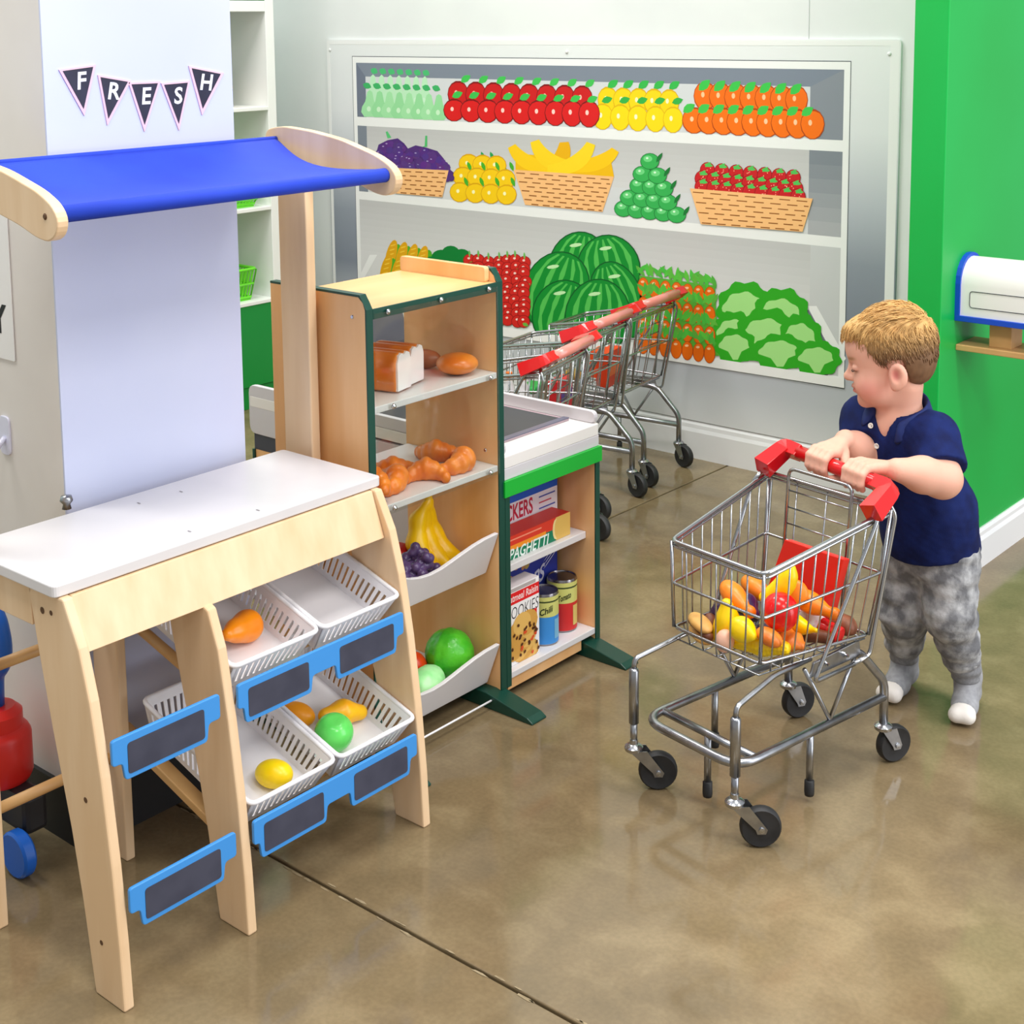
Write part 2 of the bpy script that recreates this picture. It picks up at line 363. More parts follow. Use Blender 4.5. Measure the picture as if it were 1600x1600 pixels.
class Art:
    """flat printed shapes, each layer a hair above the one before"""
    N = 0
    def __init__(s, name, base=0): Art.N += 1; s.mb = MB(); s.k = 0; s.name = name; s.base = Art.N
    def poly(s, pts, c, world=False):
        s.k += 1; y = -.0006-.0002*s.base-.000008*s.k
        q = [(p if world else mp(*p)) for p in pts]
        s.mb.add([(p[0]+3.04, y, p[1]-.125) for p in q], [tuple(range(len(q)))], col=c); return s
    def ell(s, cx, cy, rx, ry, c, rot=0., n=16, f=None):
        ca, sa = math.cos(rot), math.sin(rot); pts = []
        for i in range(n):
            a = 2*math.pi*i/n; x, y = rx*math.cos(a), ry*math.sin(a)
            if f: x, y = f(x/rx, y/ry, rx, ry)
            pts.append((cx+x*ca-y*sa, cy+x*sa+y*ca))
        return s.poly(pts, c)
    def leaf(s, cx, cy, L, w, rot, c):
        ca, sa = math.cos(rot), math.sin(rot)
        return s.poly([(cx+x*ca-y*sa, cy+x*sa+y*ca) for x, y in [(-L, 0), (-.5*L, -.8*w), (.1*L, -w), (.6*L, -.6*w), (L, 0), (.5*L, .7*w), (0, w), (-.6*L, .7*w)]], c)
    def band(s, x0, x1, z0, z1, c): return s.poly([(x0, z0), (x1, z0), (x1, z1), (x0, z1)], c, True)
    def done(s): return s.mb.build(s.name, PRINT, panel)
IX0, IX1, IZ0, IZ1 = -4.078, -2.012, .352, 1.274
S1T, S1B, S2T, S2B = 1.066, 1.032, .776, .744
a = Art('printed_shelves', 0)
a.band(-4.1, -1.990, .315, 1.2995, (70, 76, 84)).band(-4.098, -1.992, .318, 1.297, (242, 243, 242))
a.band(IX0, IX1, S1T, IZ1, (214, 217, 220)).band(IX0, IX1, S2T, S1B, (216, 218, 220)).band(IX0, IX1, IZ0, S2B, (222, 222, 222))
for k in range(8): a.band(IX0, IX1, S1B-.02*(k+1), S1B-.02*k, tuple(int(196+2.6*k) for _ in range(3))); a.band(IX0, IX1, S2B-.025*(k+1), S2B-.025*k, tuple(int(198+3*k) for _ in range(3)))
bx0, bx1, bz1 = IX0+.05, IX1-.11, 1.222
a.poly([(IX0, IZ1), (IX1, IZ1), (bx1, bz1), (bx0, bz1)], (128, 137, 152), True)
a.poly([(IX0, IZ1), (bx0, bz1), (bx0, S1T), (IX0, S1T)], (112, 120, 138), True).poly([(IX1, IZ1), (bx1, bz1), (bx1, S1T), (IX1, S1T)], (138, 144, 154), True)
a.band(IX0, IX0+.05, S2T, S1B, (128, 136, 148))
for k in range(6): a.band(IX1-.11, IX1, S2T+(S1B-S2T)*k/6, S2T+(S1B-S2T)*(k+1)/6, (176-9*k, 178-8*k, 182-7*k))
a.band(IX1-.1, IX1, IZ0, S2B, (206, 208, 209))
a.poly([mp(1262, 478), mp(1276, 478), mp(1322, 560), mp(1312, 575)], (242, 243, 242), True).poly([mp(1250, 484), mp(1264, 484), mp(1310, 568), mp(1290, 590)], (124, 128, 138), True)
a.poly([mp(578, 398), mp(590, 398), mp(566, 440), mp(558, 440)], (242, 243, 242), True)
a.done()
GL, GD, LG = (64, 190, 92), (20, 150, 60), (110, 214, 92)
def lerp(a, b, t): return a+(b-a)*t
# pears
a = Art('printed_pears')
def pear(cx, top, bot, w, c, c2):
    h = bot-top; a.poly([(cx-.28*w, top+.06*h), (cx, top), (cx+.28*w, top+.06*h), (cx+.5*w, top+.42*h), (cx+.85*w, top+.62*h), (cx+.95*w, top+.82*h), (cx+.6*w, bot), (cx-.6*w, bot), (cx-.95*w, top+.82*h), (cx-.85*w, top+.62*h), (cx-.5*w, top+.42*h)], c)
    a.ell(cx-.1*w, top+.7*h, .22*w, .3*w, c2)
for i in range(7): x = lerp(583, 664, i/6); pear(x, lerp(116, 119, i/6), 172, 12, (190, 236, 196), (206, 242, 210)); a.leaf(x+2, lerp(111, 114, i/6), 6, 5, .5, (74, 190, 116))
for i in range(8): x = lerp(578, 686, i/7); pear(x, lerp(141, 147, i/7), lerp(182.5, 188, i/7), 14, (152, 222, 160) if i % 2 else (164, 228, 170), (206, 244, 206)); a.leaf(x-4, lerp(134, 138, i/7), 7, 5, .4, (62, 178, 102))
a.done()
# apples
a = Art('printed_apples')
def blob(cx, cy, rx, ry, c, edge, hl): a.ell(cx, cy, rx+1, ry+1, edge, n=14).ell(cx, cy, rx, ry, c, n=14, f=lambda x, y, a_, b_: (a_*x*(1-.12*max(0, y)), b_*(y+.12*(1-abs(x))*(1 if y < 0 else 0)))).ell(cx-.2*rx, cy-.1*ry, .16*rx, .2*ry, hl)
for i in range(8): x = lerp(716, 910, i/7); blob(x, lerp(147, 154, i/7), 15.5, 20, (206, 20, 24), (126, 8, 12), (255, 190, 180)); a.leaf(x+12, lerp(123, 130, i/7), 9, 5.5, -.6, (66, 194, 84))
for i in range(9): x = lerp(710, 921, i/8); blob(x, lerp(172, 178, i/8), 16, lerp(17, 20.5, i/8), (222, 22, 24), (120, 8, 12), (255, 210, 200)); a.leaf(x+5, lerp(148, 155, i/8), 9, 5.5, -.4, (62, 192, 80))
a.done()
a = Art('printed_yellow_apples')
for i in range(5): x = lerp(950, 1046, i/4); blob(x, lerp(156, 160, i/4), 15, 20, (252, 216, 10), (226, 178, 0), (255, 250, 200)); a.leaf(x+8, lerp(131, 133, i/4), 10, 6, -.6, (54, 184, 76))
for i in range(5): x = lerp(942, 1052, i/4); blob(x, lerp(182, 187, i/4), 15, 20, (255, 222, 6), (230, 184, 0), (255, 252, 210)); a.leaf(x+7, lerp(156, 158, i/4), 9, 5.5, -.3, (52, 176, 70))
a.done()
a = Art('printed_oranges')
for i in range(7): x = lerp(1102, 1245, i/6); blob(x, lerp(150, 156, i/6), 17, 22, (246, 112, 8), (190, 70, 0), (255, 200, 150)); a.leaf(x-1, lerp(133, 139, i/6), 12, 7, -.75, (62, 196, 78))
for i in range(9): x = lerp(1085, 1270, i/8); blob(x, lerp(188, 194, i/8), 18, lerp(20, 23, i/8), (250, 116, 4), (180, 66, 0), (255, 205, 160)); a.leaf(x-8, lerp(169, 174, i/8), 11, 7, -.6, (66, 198, 80))
a.done()
# baskets
def weave(a, tl, tr, br, bl, rows, n):
    a.poly([tl, tr, br, bl], (252, 194, 130)); r = random.Random(3)
    for i in range(rows):
        t = (i+.7)/rows; l = (lerp(tl[0], bl[0], t), lerp(tl[1], bl[1], t)); q = (lerp(tr[0], br[0], t), lerp(tr[1], br[1], t))
        for k in range(n):
            s0 = (k+.12+.5*(i % 2))/n; s1 = min(.985, s0+.62/n)
            if s0 > .95: continue
            a.poly([(lerp(l[0], q[0], s0), lerp(l[1], q[1], s0)-.7), (lerp(l[0], q[0], s1), lerp(l[1], q[1], s1)-.7), (lerp(l[0], q[0], s1), lerp(l[1], q[1], s1)+.9), (lerp(l[0], q[0], s0), lerp(l[1], q[1], s0)+.9)], (150, 88, 34))
a = Art('printed_grapes')
r = random.Random(5)
a.poly([(606, 216), (603, 206), (606, 205), (612, 215)], (90, 196, 120)).poly([(664, 228), (665, 212), (668, 212), (668, 229), (656, 231)], (80, 190, 110))
a.poly([(588, 240), (592, 226), (606, 219), (622, 216), (632, 224), (638, 232), (650, 227), (668, 231), (684, 236), (694, 248), (700, 262), (710, 270), (708, 280), (700, 284), (696, 266), (662, 262), (640, 268), (616, 268), (600, 262)], (82, 46, 122))
for k in range(150):
    t = r.random(); x = lerp(590, 702, t); top_ = np.interp(x, [590, 606, 622, 638, 652, 668, 690, 702], [236, 224, 221, 236, 231, 235, 246, 266]); y = lerp(top_, 263+(6 if x > 690 else 0), r.random()**.8)
    a.ell(x, y, 5.4, 5.4, (88+r.randint(-8, 10), 48+r.randint(-6, 8), 130+r.randint(-8, 10)), n=9)
    if k % 2: a.ell(x-1.4, y-1.6, 1.8, 1, (170, 150, 200), n=6)
for x, y in ((704, 272), (700, 279), (706, 278)): a.ell(x, y, 5, 5, (82, 46, 122))
weave(a, (612, 262), (702, 266), (692, 308), (618, 302), 6, 5)
a.done()
a = Art('printed_pineapple_pile')
a.leaf(792, 276, 36, 5, 1.22, (30, 166, 84)).leaf(756, 246, 10, 3, 1.2, (40, 160, 80)).leaf(770, 246, 10, 3, 1.2, (40, 160, 80))
for row, (y, x0, x1, n) in enumerate(((256, 733, 776, 3), (276, 724, 790, 4), (300, 719, 792, 4))):
    for i in range(n):
        x = lerp(x0, x1, i/(n-1)); blob(x, y+i*1.3, 15, 15, (252, 206, 8), (226, 168, 0), (255, 250, 190))
        if row: a.leaf(x+10, y-16, 8, 3, 1.2, (70, 176, 40))
a.done()
a = Art('printed_bananas')
def banana(pts, w, c):
    P = [np.array(p, float) for p in pts]; m = 12; L_, R_ = [], []
    for i in range(m+1):
        t = i/m; p = (1-t)**2*P[0]+2*t*(1-t)*P[1]+t*t*P[2]; d = 2*(1-t)*(P[1]-P[0])+2*t*(P[2]-P[1]); n = np.array([-d[1], d[0]])/np.linalg.norm(d); ww = w*(.35+.65*math.sin(math.pi*min(1, .12+.8*t)))
        L_.append(tuple(p+n*ww)); R_.append(tuple(p-n*ww))
    a.poly(L_+R_[::-1], c)
a.poly([(806, 240), (955, 250), (960, 276), (806, 268)], (246, 190, 0))
for pts, w, c in (((( 882, 222), (884, 250), (862, 262)), 12, (240, 180, 0)), (((800, 228), (818, 262), (866, 262)), 11, (255, 208, 14)), (((962, 234), (944, 262), (880, 262)), 11, (255, 204, 8)), (((836, 220), (850, 262), (900, 258)), 12, (255, 214, 24)), (((924, 224), (908, 266), (856, 264)), 12, (255, 218, 30))): banana(pts, w, c)
weave(a, (803, 265), (960, 276), (942, 331), (821, 320), 8, 7)
a.done()
a = Art('printed_limes')
for row, (y, x0, x1, n) in enumerate(((326, 975, 1058, 5), (309, 984, 1044, 4), (290, 999, 1038, 3), (272, 1004, 1028, 2), (252, 1016, 1016, 1))):
    for i in range(n):
        x = lerp(x0, x1, i/max(1, n-1)); y_ = y+i*2.4
        a.ell(x, y_, 15, 13, (20, 120, 50)).ell(x, y_, 14, 12, (54, 178, 84)).ell(x-3, y_-4, 7, 5, (110, 214, 130)).ell(x-4, y_-5, 2, 1.6, (220, 255, 220))
    a.leaf(x+15, y_-6, 9, 3, -1.0, (20, 120, 50))
a.done()
a = Art('printed_strawberries')
r = random.Random(9)
for row in range(3):
    for i in range(9 if row else 7):
        x = lerp(1098 if row else 1106, 1240+4*row, i/(8 if row else 6)); y = 266+row*13+i*1.9
        a.ell(x, y, 12, 13, (150, 10, 20)).ell(x, y, 11, 12, (206, 26, 34))
        for k in range(4): a.ell(x+r.uniform(-6, 6), y+r.uniform(-4, 6), .9, .9, (255, 180, 150), n=5)
        a.leaf(x+2, y-8, 7, 3, .2, (84, 196, 90)).leaf(x+1, y-9, 6, 2.6, -.7, (84, 196, 90))
weave(a, (1079, 294), (1271, 310), (1255, 362), (1096, 350), 7, 7)
a.done()
# bottom shelf
a = Art('printed_corn')
for row, (y, n) in enumerate(((398, 4), (420, 4))):
    for i in range(n):
        x = lerp(612-8*row, 660-4*row, i/3); yy = y+i*3
        a.ell(x+4, yy+8, 10, 26, (88, 178, 36), .3).ell(x, yy, 8, 24, (232, 170, 12), .25)
        for k in range(5): a.ell(x+3-1.4*k, yy-15+7*k, 5, 1.1, (250, 206, 60), -.3, n=6)
a.done()
a = Art('printed_broccoli'); 
for x, y, q in ((690, 402, 15), (705, 395, 14), (722, 400, 14), (676, 410, 12), (735, 408, 13), (700, 414, 20), (724, 416, 20)): a.ell(x, y, q, q*.8, (6, 128, 52))
a.done()
a = Art('printed_tomatoes'); r = random.Random(4)
a.poly([(732, 402), (826, 410), (822, 506), (734, 500)], (170, 16, 20))
for k in range(70):
    x = lerp(736, 822, (k % 7)/6)+r.uniform(-3, 3); y = lerp(408, 500, (k//7)/9)+r.uniform(-2, 2); a.ell(x, y, 10, 10, (150, 10, 16)).ell(x, y, 9, 9, (214, 34, 30)).ell(x-1, y-3, 2.2, 1.8, (255, 214, 204), n=8)
    if k % 3 == 0: a.leaf(x+3, y+5, 5, 3, r.uniform(-.5, .5), (110, 180, 70))
    if k < 7: a.leaf(x, y-10, 6, 1.6, 1.5, (110, 190, 90))
a.done()
a = Art('printed_watermelons')
def melon(cx, cy, rx, ry, rot):
    a.ell(cx, cy, rx+2, ry+2, (0, 92, 34), rot, 28).ell(cx, cy, rx, ry, (6, 142, 46), rot, 28)
    for k in (-.72, -.36, 0, .36, .72):
        pts = []; n = 9
        for sgn in (1, -1):
            for i in range(n):
                t = -.9+1.8*i/(n-1); t *= sgn; w = math.sqrt(max(0, 1-t*t)); x = (k*w+sgn*.07*w*(1+.35*math.sin(9*t+k*5)))*rx; y = t*ry; ca, sa = math.cos(rot), math.sin(rot); pts.append((cx+x*ca-y*sa, cy+x*sa+y*ca))
        a.poly(pts, (84, 192, 84))
    a.ell(cx-.1*rx, cy-.62*ry, 10, 3, (196, 238, 180), -.15, 8)
for q in ((905, 415, 45, 52, .2), (952, 420, 48, 52, -.2), (870, 455, 50, 62, .35), (965, 470, 40, 62, -.3), (880, 490, 46, 52, .3), (935, 495, 50, 58, .1)): melon(*q)
a.done()
a = Art('printed_carrots'); r = random.Random(8)
a.poly([(1000, 430), (1118, 446), (1124, 556), (1002, 542)], (90, 176, 56))
for row, y in enumerate((432, 462, 494, 522)):
    for i in range(26): a.leaf(lerp(1003, 1116, i/25)+r.uniform(-3, 3), y-12+i*.75+r.uniform(-3, 3), 11, 3.4, r.uniform(-2.5, -.7), (86+r.randint(-14, 14), 190+r.randint(-14, 10), 64))
    for i in range(7):
        x = lerp(1006, 1110, i/6); yy = y+10+i*2.4; a.ell(x, yy+6, 9, 15, (190, 74, 4)).ell(x, yy+6, 8, 14, (240, 110, 10)).ell(x-1, yy-2, 3, 2, (255, 200, 150), n=8)
a.done()
a = Art('printed_lettuces')
def lettuce(cx, cy, rx, ry):
    pts = [(cx+rx*(1+.07*math.sin(9*t))*math.cos(t), cy+ry*(1+.07*math.sin(9*t))*math.sin(t)) for t in np.linspace(0, 6.1, 40)]; a.poly(pts, (50, 172, 34))
    pts = [(cx+.74*rx*(1+.05*math.sin(8*t))*math.cos(t)-.06*rx, cy+.1*ry+.72*ry*(1+.05*math.sin(8*t))*math.sin(t)) for t in np.linspace(math.pi, 2*math.pi, 22)]
    a.poly(pts+[(cx+.3*rx, cy+.32*ry), (cx+.12*rx, cy+.78*ry), (cx-.12*rx, cy+.78*ry), (cx-.35*rx, cy+.32*ry)], (170, 230, 140))
for q in ((1165, 482, 44, 42), (1222, 494, 44, 44), (1148, 520, 34, 34), (1200, 525, 50, 44), (1252, 530, 34, 40), (1150, 540, 32, 28), (1220, 550, 42, 29), (1278, 560, 37, 28)): lettuce(*q)
a.done()
a = Art('printed_ledge', 3)
a.poly([mp(560, 478), mp(1000, 542), mp(1320, 590.5), mp(1320, 606), mp(1000, 556), mp(560, 492)], (244, 244, 243), True)
a.done()

# ------------------------------------------------------------------ bunting, paper, hook on the column
PENK = mat('pennant_black', (20, 20, 46), .45, c2=(28, 28, 56), scale=40); PENP = mat('pennant_pink_edge', (240, 196, 210), .5); CHALKW = mat('chalk_white', (245, 245, 250), .6)
for ch, L, R, T in (('F', (92, 109), (150, 101), (132, 181)), ('R', (153, 117), (205, 126), (168, 196)), ('E', (201, 129), (251, 127), (226, 206)), ('S', (252, 130), (297, 126), (280, 204)), ('H', (295, 103), (350, 114), (316, 180))):
    q = [onx(*p, CX+.006)[1:] for p in (L, R, T)]; c = sum(q)/3
    t = thing('pennant', 'small black triangle pennant with pink edge and white letter %s' % ch, 'pennant', (CX+.006, c[0], c[1]), 0, 'chalk pennants spelling a word on the white column')
    loc = [p-c for p in q]
    MB().prism([tuple(p) for p in loc], 0, -.0018, 0).build('backing', PENP, t)
    MB().prism([tuple(p*.82+np.array([0, .002])) for p in loc], 0, 0, .0006).build('face', PENK, t)
    mb = MB(); tilt = math.atan2(loc[1][1]-loc[0][1], loc[1][0]-loc[0][0])*.5; rx = RNG.uniform(-.1, .1)
    text_into(mb, ch, .040, lambda x, y: (.0012, x*math.cos(tilt)-y*math.sin(tilt)+.001, y*math.cos(tilt)+x*math.sin(tilt)+.003), shear=.12, bold=.0009)
    mb.build('letter', CHALKW, t)
p = thing('paper_sheet', 'white paper sheet with black lettering taped to the cream column side', 'sign', (-2.29, CY0, .98))
MB().prism(rrect(-.1, .058, -.13, .13, .004), 1, -.0025, -.001).build('paper', mat('paper', (238, 236, 234), .6), p)
mb = MB(); text_into(mb, 'DAY', .07, lambda x, y: (x-.035, -.003, y-.062), bold=.002); mb.build('lettering', mat('ink', (16, 16, 18), .6), p)
h = thing('wall_hook', 'clear plastic adhesive hook stuck to the cream column side', 'hook', (-2.278, CY0, .711))
HK = mat('hook_plastic', (222, 222, 240), .15)
MB().prism(rrect(-.016, .016, -.035, .035, .012), 1, -.004, 0).build('plate', HK, h, bevel=.001)
MB().tube(fillet([(0, -.004, -.004), (0, -.018, -.018), (0, -.024, -.03), (0, -.032, -.012)], .01), .005, 8).build('prong', HK, h, True)

# ------------------------------------------------------------------ white cubby shelf with green base
FX, BXX, Y1, Y0 = -4.141, -4.5, 3.535, 2.5
cub = thing('cubby_shelf', 'tall white cubby shelf with green lower panel against the far wall', 'shelf', (FX, 3.0, 0))
WHT = mat('cubby_white', (240, 242, 240), .4); CG = mat('cubby_green', (0, 140, 54), .4); CBK = mat('cubby_back', (198, 214, 206), .5)
def cb(name, a, b, m, bevel=.002): return MB().box(np.array(a)-(FX, 3., 0), np.array(b)-(FX, 3., 0)).build(name, m, cub, bevel=bevel)
cb('side_panel', (BXX, Y1-.04, 0), (FX, Y1, 1.9), WHT); cb('side_panel', (BXX, Y0, 0), (FX, Y0+.04, 1.9), WHT); cb('divider', (BXX, 2.98, .402), (FX, 3.02, 1.9), WHT)
cb('back_panel', (BXX-.01, Y0, 0), (BXX, Y1, 1.9), CBK)
for z in (.392, .74, 1.11, 1.47): cb('shelf_board', (BXX, Y0+.04, z), (FX, Y1-.04, z+(.014 if z < 1.4 else .04)), WHT)
cb('top_panel', (BXX, Y0+.04, 1.51), (FX, Y1-.04, 1.9), CG); cb('lower_panel', (FX-.02, Y0+.04, .085), (FX-.004, Y1-.04, .392), CG); cb('side_cladding', (FX-.3, Y1, 0), (FX, Y1+.002, .402), CG)
cb('toe_kick', (FX-.03, Y0, 0), (FX-.012, Y1, .083), CG)
cb('green_backing', (BXX, 3.02, 1.124), (BXX+.004, 3.3, 1.47), CG)
def bin_(name, label, x, y, z, w, d, h, m):
    t = thing(name, label, 'basket', (x, y, z)); a = MB(); n = 7
    for (ax, bx, ay, by) in ((-d/2, d/2, -w/2, -w/2), (-d/2, d/2, w/2, w/2), (-d/2, -d/2, -w/2, w/2), (d/2, d/2, -w/2, w/2)):
        L_ = max(abs(bx-ax), abs(by-ay)); k = int(L_/.016)
        for i in range(k+1):
            s = i/k; x0, y0 = lerp(ax, bx, s), lerp(ay, by, s); a.tube([(x0*.86, y0*.86, .012), (x0, y0, h-.008)], .0032, 5)
        for zz, s in ((.012, .87), (h*.5, .93)): a.tube([(ax*s, ay*s, zz), (bx*s, by*s, zz)], .0045, 5)
    a.box((-d*.43, -w*.43, 0), (d*.43, w*.43, .006)); a.build('lattice', m, t)
    MB().tube(fillet([(-d/2, -w/2, h-.006), (d/2, -w/2, h-.006), (d/2, w/2, h-.006), (-d/2, w/2, h-.006)], .02, 4, True), .006, 6, True).build('rim', m, t, True)
    return t
bin_('plastic_basket', 'lime green lattice basket on the lowest open cubby', FX-.17, 3.33, .406, .2, .3, .125, LIME)
bin_('plastic_basket', 'lime green lattice basket on the middle cubby behind the awning', FX-.17, 3.36, .754, .2, .3, .06, LIME)
g = thing('toy_fruit_basket', 'woven toy basket with purple grapes in the top cubby', 'toy', (FX-.12, 3.36, 1.124))
MB().lathe([(.0, 0), (.035, 0), (.055, .07), (.055, .075), (.05, .07), (.03, .01), (0, .01)], 16).build('basket', mat('wicker', (222, 170, 90), .7, c2=(190, 130, 60), scale=80), g, True)
gp = [(RNG.uniform(-.03, .03), RNG.uniform(-.03, .03), RNG.uniform(.07, .15)) for _ in range(26)]
sdf_obj('grapes', lambda P: np.minimum.reduce([d_sph(P, c, .017) for c in gp]), (-.06, -.06, .04), (.06, .06, .18), .005, mat('toy_purple', (62, 56, 120), .4), g)
# ================================================================== market stand
def rel(mb, root):
    L = root.location; mb.v = [(v[0]-L[0], v[1]-L[1], v[2]-L[2]) for v in mb.v]; return mb
def wbox(name, a, b, m, root, parent=None, bevel=.0015): return rel(MB().box(a, b), root).build(name, m, parent or root, bevel=bevel)
stand = thing('market_stand', 'light wooden toy market stand with white counter and blue canvas awning', 'market stand', (-1.9, 1.42, 0))
LF = [(-1.685, 0), (-1.690, .1), (-1.700, .22), (-1.716, .35), (-1.735, .46), (-1.756, .535), (-1.79, .601)]
LB = [(-1.882, .601), (-1.862, .5), (-1.834, .38), (-1.80, .245), (-1.779, .14), (-1.762, .03), (-1.757, 0)]
LF2 = [(-1.685, 0), (-1.690, .1), (-1.700, .22), (-1.716, .35), (-1.735, .46), (-1.757, .518), (-1.79, .532)]
LB2 = [(-1.868, .532)]+LB[1:]
for (y0, y1), (f_, b_) in (((1.098, 1.116), (LF, LB)), ((1.328, 1.346), (LF2, LB2)), ((1.726, 1.744), (LF, LB))):
    lg = rel(MB().prism(f_+b_, 1, y0, y1), stand).build('leg', BIRCH, stand, bevel=.003)
    if y0 < 1.2:
        for x, z, r_ in ((-1.845, .571, .0055), (-1.822, .573, .004), (-1.757, .305, .0045), (-1.735, .09, .004)):
            MB().lathe([(0, 0), (r_, 0), (r_*.7, -.002), (0, -.002)], 10, (x+1.9, y0-1.42-.0004, z), (0, -1, 0)).build('screw_hole', HOLE, lg)
for y0, y1 in ((1.328, 1.346),): wbox('leg', (-2.08, y0, 0), (-2.008, y1, .602), BIRCH, stand, bevel=.003)
wbox('post', (-2.085, 1.084, 0), (-2.005, 1.104, 1.222), BIRCH, stand, bevel=.003)
wbox('post', (-2.085, 1.775, .0), (-2.008, 1.797, 1.225), BIRCH, stand, bevel=.003)
rel(MB().prism(rrect(-2.064, -1.800, 1.090, 1.752, .01), 2, .602, .62), stand).build('counter_top', WHITE_LAM, stand, bevel=.002)
for x, y in ((217, 786), (283, 768), (296, 830), (403, 797)):
    q = onz(x, y, .6205); rel(MB().box(q-(.004, .0012, .0), q+(.004, .0012, .0003)), stand).build('scratch', mat('scratch_grey', (150, 146, 150), .6), stand)
rel(MB().prism([(-1.796, .600), (-1.767, .520), (-1.779, .520), (-1.808, .600)], 1, 1.117, 1.725), stand).build('front_apron', BIRCH, stand, bevel=.001)
wbox('side_rail', (-2.004, 1.098, .54), (-1.875, 1.114, .600), BIRCH, stand); wbox('side_rail', (-2.0, 1.728, .54), (-1.878, 1.744, .600), BIRCH, stand)
wbox('back_rail', (-2.06, 1.105, .545), (-2.044, 1.775, .600), BIRCH, stand)
for z in (.415, .177): rel(MB().tube([(-2.045, 1.104, z), (-2.045, 1.328, z)], .0095, 10), stand).build('dowel', DOWEL, stand, True)
for z in (.415, .177): rel(MB().tube([(-2.045, 1.346, z), (-2.045, 1.775, z)], .0095, 10), stand).build('dowel', DOWEL, stand, True)
for y in (1.356, 1.722):
    rel(MB().tube([(-2.045, y, .4376), (-1.75, y, .3550)], .009, 10), stand).build('support_dowel', DOWEL, stand, True)
    rel(MB().prism([(-2.04, .2303), (-2.04, .2143), (-1.725, .1149), (-1.725, .1309)], 1, y-.014, y+.012), stand).build('support_rail', DOWEL, stand, bevel=.002)
# cross bars between the slanted rails carry the baskets
for xf_, zf_, r_ in ((-1.748, .366, .006), (-1.716, .148, .0095)):
    for l_ in (.045, .24): rel(MB().tube([(xf_-l_*.9537-r_*.3007, 1.347, zf_+l_*.3007-r_*.9537), (xf_-l_*.9537-r_*.3007, 1.7255, zf_+l_*.3007-r_*.9537)], r_, 10), stand).build('cross_dowel', DOWEL, stand, True)
def strip(y0, y1, frames, x, zt, hs=.04, hf=.068):
    out = [(y0, zt), (y0, zt-hs)]
    for a, b in frames: out += [(a, zt-hs), (a+.004, zt-hf), (b-.004, zt-hf), (b, zt-hs)]
    out += [(y1, zt-hs), (y1, zt)]
    s = rel(MB().prism([(float(p[0]), float(p[1])) for p in fillet([(p[0], p[1], 0) for p in out], .006, 3, True)], 0, x-.006, x), stand).build('label_strip', BLUE_PL, stand, bevel=.0015)
    for a, b in frames: rel(MB().prism(rrect(a+.009, b-.009, zt-hf+.008, zt-.012, .006), 0, x-.001, x+.0008), stand).build('chalkboard', SLATE, s)
for x, zt in ((-1.713, .401), (-1.686, .184)):
    strip(1.117, 1.312, [(1.134, 1.29)], x, zt); strip(1.347, 1.714, [(1.358, 1.502), (1.553, 1.698)], x, zt)
# awning
OUT = [(-2.095, 1.212), (-2.088, 1.228), (-2.05, 1.236), (-1.97, 1.230), (-1.89, 1.218), (-1.80, 1.194), (-1.765, 1.177), (-1.750, 1.158), (-1.756, 1.136), (-1.776, 1.124), (-1.805, 1.127), (-1.85, 1.142), (-1.94, 1.162), (-2.05, 1.172), (-2.092, 1.19)]
OUTF = [(float(p[0]), float(p[1])) for p in fillet([(x, z, 0) for x, z in OUT], .02, 3, True)]
for y0, y1 in ((1.098, 1.116), (1.757, 1.775)):
    pl = rel(MB().prism(OUTF, 1, y0, y1), stand).build('awning_end_plate', BIRCH, stand, bevel=.002)
    rel(MB().lathe([(0, 0), (.005, 0), (.003, .0015), (0, .0015)], 10, (-1.782, y0-.0002, 1.160), (0, -1, 0)), stand).build('bolt', HOLE, pl)
n1, n2 = 26, 16; mbf = MB(); vs = []
for side in (0, 1):
    for i in range(n1+1):
        for j in range(n2+1):
            s, t = i/n1, j/n2; inset = .034*math.sin(math.pi*min(1, t*1.0))**1.2; y = lerp(1.118+inset*.25, 1.755-inset, s)
            x = lerp(-2.062, -1.778, t); z = lerp(1.214, 1.172, t)-.018*math.sin(math.pi*t)-.006*math.sin(math.pi*s)*math.sin(math.pi*t)-.0025*side
            vs.append((x, y, z))
N = (n1+1)*(n2+1); fs = []
for i in range(n1):
    for j in range(n2):
        a_ = i*(n2+1)+j; fs += [(a_, a_+1, a_+n2+2, a_+n2+1), (N+a_+n2+1, N+a_+n2+2, N+a_+1, N+a_)]
for i in range(n1): a_ = i*(n2+1); fs += [(a_+n2+1, N+a_+n2+1, N+a_, a_), (a_+n2, N+a_+n2, N+a_+2*n2+1, a_+2*n2+1)]
for j in range(n2): a_ = n1*(n2+1)+j; fs += [(j, N+j, N+j+1, j+1), (a_+1, N+a_+1, N+a_, a_)]
mbf.add(vs, fs); can = rel(mbf, stand).build('awning_canvas', BLUE_FAB, stand, True)
rel(MB().tube([(-1.778, 1.117, 1.161), (-1.778, 1.756, 1.161)], .0125, 16), stand).build('front_hem', BLUE_FAB, can, True)
rel(MB().tube([(-2.062, 1.117, 1.211), (-2.062, 1.756, 1.211)], .006, 10), stand).build('back_hem', BLUE_FAB, can, True)
q = onz(97, 792, .62); q[0] = max(q[0], -2.087); rel(MB().lathe([(0, 0), (.008, 0), (.006, .008), (.011, .014), (.009, .022), (0, .024)], 14, (q[0], q[1], .62)), stand).build('clamp_knob', STEEL, stand, True)

